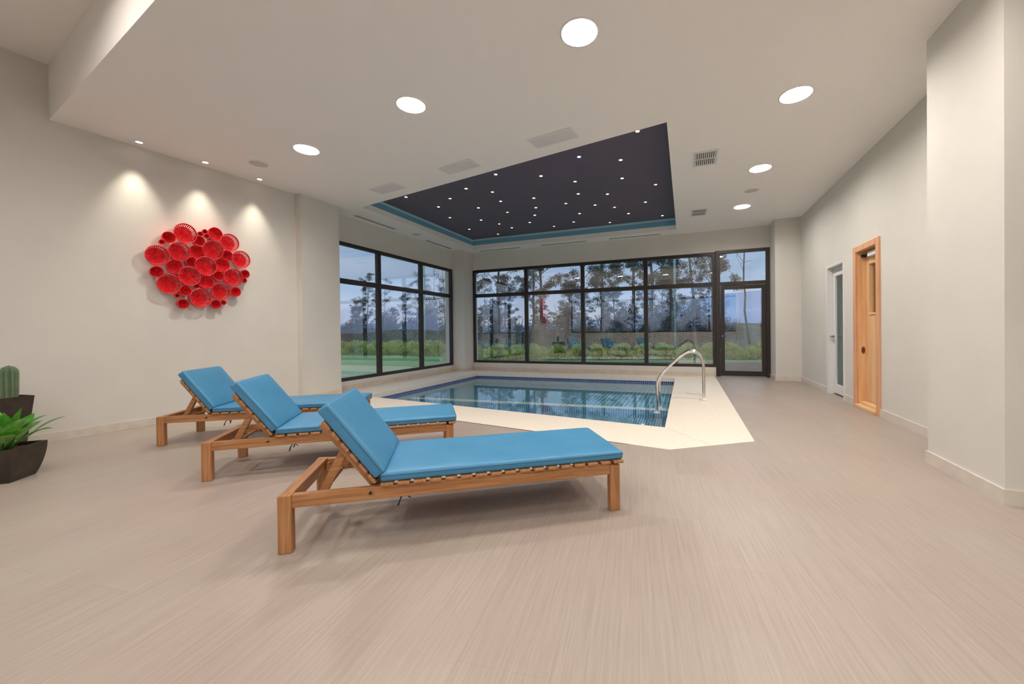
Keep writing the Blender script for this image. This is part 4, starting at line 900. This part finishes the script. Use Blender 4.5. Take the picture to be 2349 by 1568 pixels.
# dense dark trees farther back
bk_ = [make_tree(41, 8.0, .05, .06, 30, spread=2.3, dens=210), make_tree(42, 7.0, -.1, .05, 30, spread=2.5, dens=210)]
for q in bk_: q.name = 'broad_tree'
for i, x in enumerate((-49, -45, -41, -37, -33.5, -30, -26.5, -23.2, -20.2, -17.4, -14.4, -11.8, -9.0, -6.4, -3.8, -1.2, 1.2)):
    y = 36 + (i % 3) * 1.6
    place(bk_[i % 2], x, y, (.62, .78, .68, .86)[i % 4] * (1.0 if x > -20 else .8), i * 1.9, 'dark broad tree in the far tree line, %s from left' % (ORD[i] if i < 10 else ORD[i - 10] + ' past the tenth'), 'tree', 'far tree line behind the thicket', name='broad_tree')
# hedge bushes
ph = [make_bush(31, .80, .62, 3600, .085, 'hedge_bush', 'hedge', 3), make_bush(32, .74, .66, 3600, .085, 'hedge_bush', 'hedge', 3)]
hb_ = []
a0, a1 = Vector((-9.8, 15.0)), Vector((4.6, 18.3)); n = 17
for i in range(n): hb_.append((a0.lerp(a1, i / (n - 1)), 'behind the back window', 1.0))
a0, a1 = Vector((-24.5, 17.3)), Vector((-10.8, 17.6)); n = 17
for i in range(n): hb_.append((a0.lerp(a1, i / (n - 1)), 'beyond the side window', 1.18))
nb_ = {}
for i, (q, ph_, s) in enumerate(hb_):
    j = nb_.get(ph_, 0); nb_[ph_] = j + 1
    nth = ORD[j] if j < 10 else ORD[j - 10] + ' past the tenth'
    place(ph[i % 2], q.x, q.y, s, i * 2.1, 'hedge bush %s from the left %s' % (nth, ph_), 'hedge bush', 'clipped hedge bushes along the lawn', name='hedge_bush')

# uprights added for the pale vertical lines in the windows, gate pillar
for x, y, h_, lab in ((-.46, 19.5, 6.6, 'thin pale green upright behind the rightmost back window pane'), (-15.0, 19.5, 5.6, 'thin pale green upright beyond the right end of the side window')):
    t = thing('garden_upright', lab, 'post', (x, y, GZ)); B().tube([(0, 0, 0), (0, 0, h_)], .055, 12).build('upright_shaft', M['pipe'], t); B().box(-.1, .1, -.1, .1, 0, .04).build('base_plate', M['concrete'], t)
t = thing('gate_pillar', 'small pale concrete pillar behind the hedge at the left end of the back window', 'pillar', (-11.2, 18.6, GZ))
B().box(-.32, -.08, -.15, .15, 0, 1.25).box(.08, .32, -.15, .15, 0, 1.25).box(-.08, .08, -.15, .15, .95, 1.25).build('pillar_body', M['concrete'], t); B().box(-.38, .38, -.2, .2, 1.25, 1.32).build('pillar_cap', M['concrete'], t)

# far hills with town lights
def hill(pts_fn, y, x0, x1, n, z0, label, m, depth=30):
    vs = []; fs = []
    for i in range(n + 1):
        x = x0 + (x1 - x0) * i / n; h_ = pts_fn(x); vs += [(x, y, z0), (x, y + depth, h_), (x, y + depth * 2, z0)]
    for i in range(n):
        a = 3 * i; fs += [(a, a + 3, a + 4, a + 1), (a + 1, a + 4, a + 5, a + 2)]
    o = B().add(vs, fs, True).build('hills', m); return struct(o, label, 'hills')
hill(lambda x: 9 + 17 / (1 + math.exp(-(x + 5) / 22)) + 2.5 * math.sin(x * .021 + 1.0) + 1.2 * math.sin(x * .053) + .6 * math.sin(x * .13), 240, -520, 420, 120, -2, 'blue hazy mountain range on the horizon', M['far'], 60)
hill(lambda x: 2.2 + .8 * math.sin(x * .03) + .6 * math.sin(x * .13), 120, -300, 220, 120, -1, 'low dark wooded ridge before the mountains', M['farlow'], 20)
tl = B(); rnd = random.Random(9)
for k in range(230):
    x = rnd.gauss(42, 16) if k % 3 else rnd.uniform(-10, 90); z = 12.2 + rnd.gauss(0, .8) + .025 * (x - 42); yy = 240 + 60 * z / 28 - 8.5
    s = rnd.uniform(.06, .17); tl.box(x - s, x + s, yy - .3, yy, z, z + s * 1.1)
tag(tl.build('town_lights', M['towns']), 'tiny scattered lights of a town on the far mountainside', 'town lights', kind='stuff')

# trees behind the rear windows (mirrored in the pool glass)
for i, (k, x, y, s) in enumerate(((0, -12.5, -17, .5), (1, -8.5, -18, .48), (2, -4.5, -17, .42), (0, -1.0, -18, .5), (1, 3.0, -17, .5))):
    place(protoE[k], x, y, s, i * 1.3, 'dark tree outside the rear windows, %s along, seen only mirrored' % ORD[i], 'tree', 'trees outside the rear windows')
for i in range(9):
    place(pb[i % 3], -13 + i * 2.3, -14.5 - (i % 2), .85, i * 1.1, 'dark shrub outside the rear windows, %s along, seen only mirrored' % ORD[i], 'shrub', 'shrubs outside the rear windows', name='shrub')
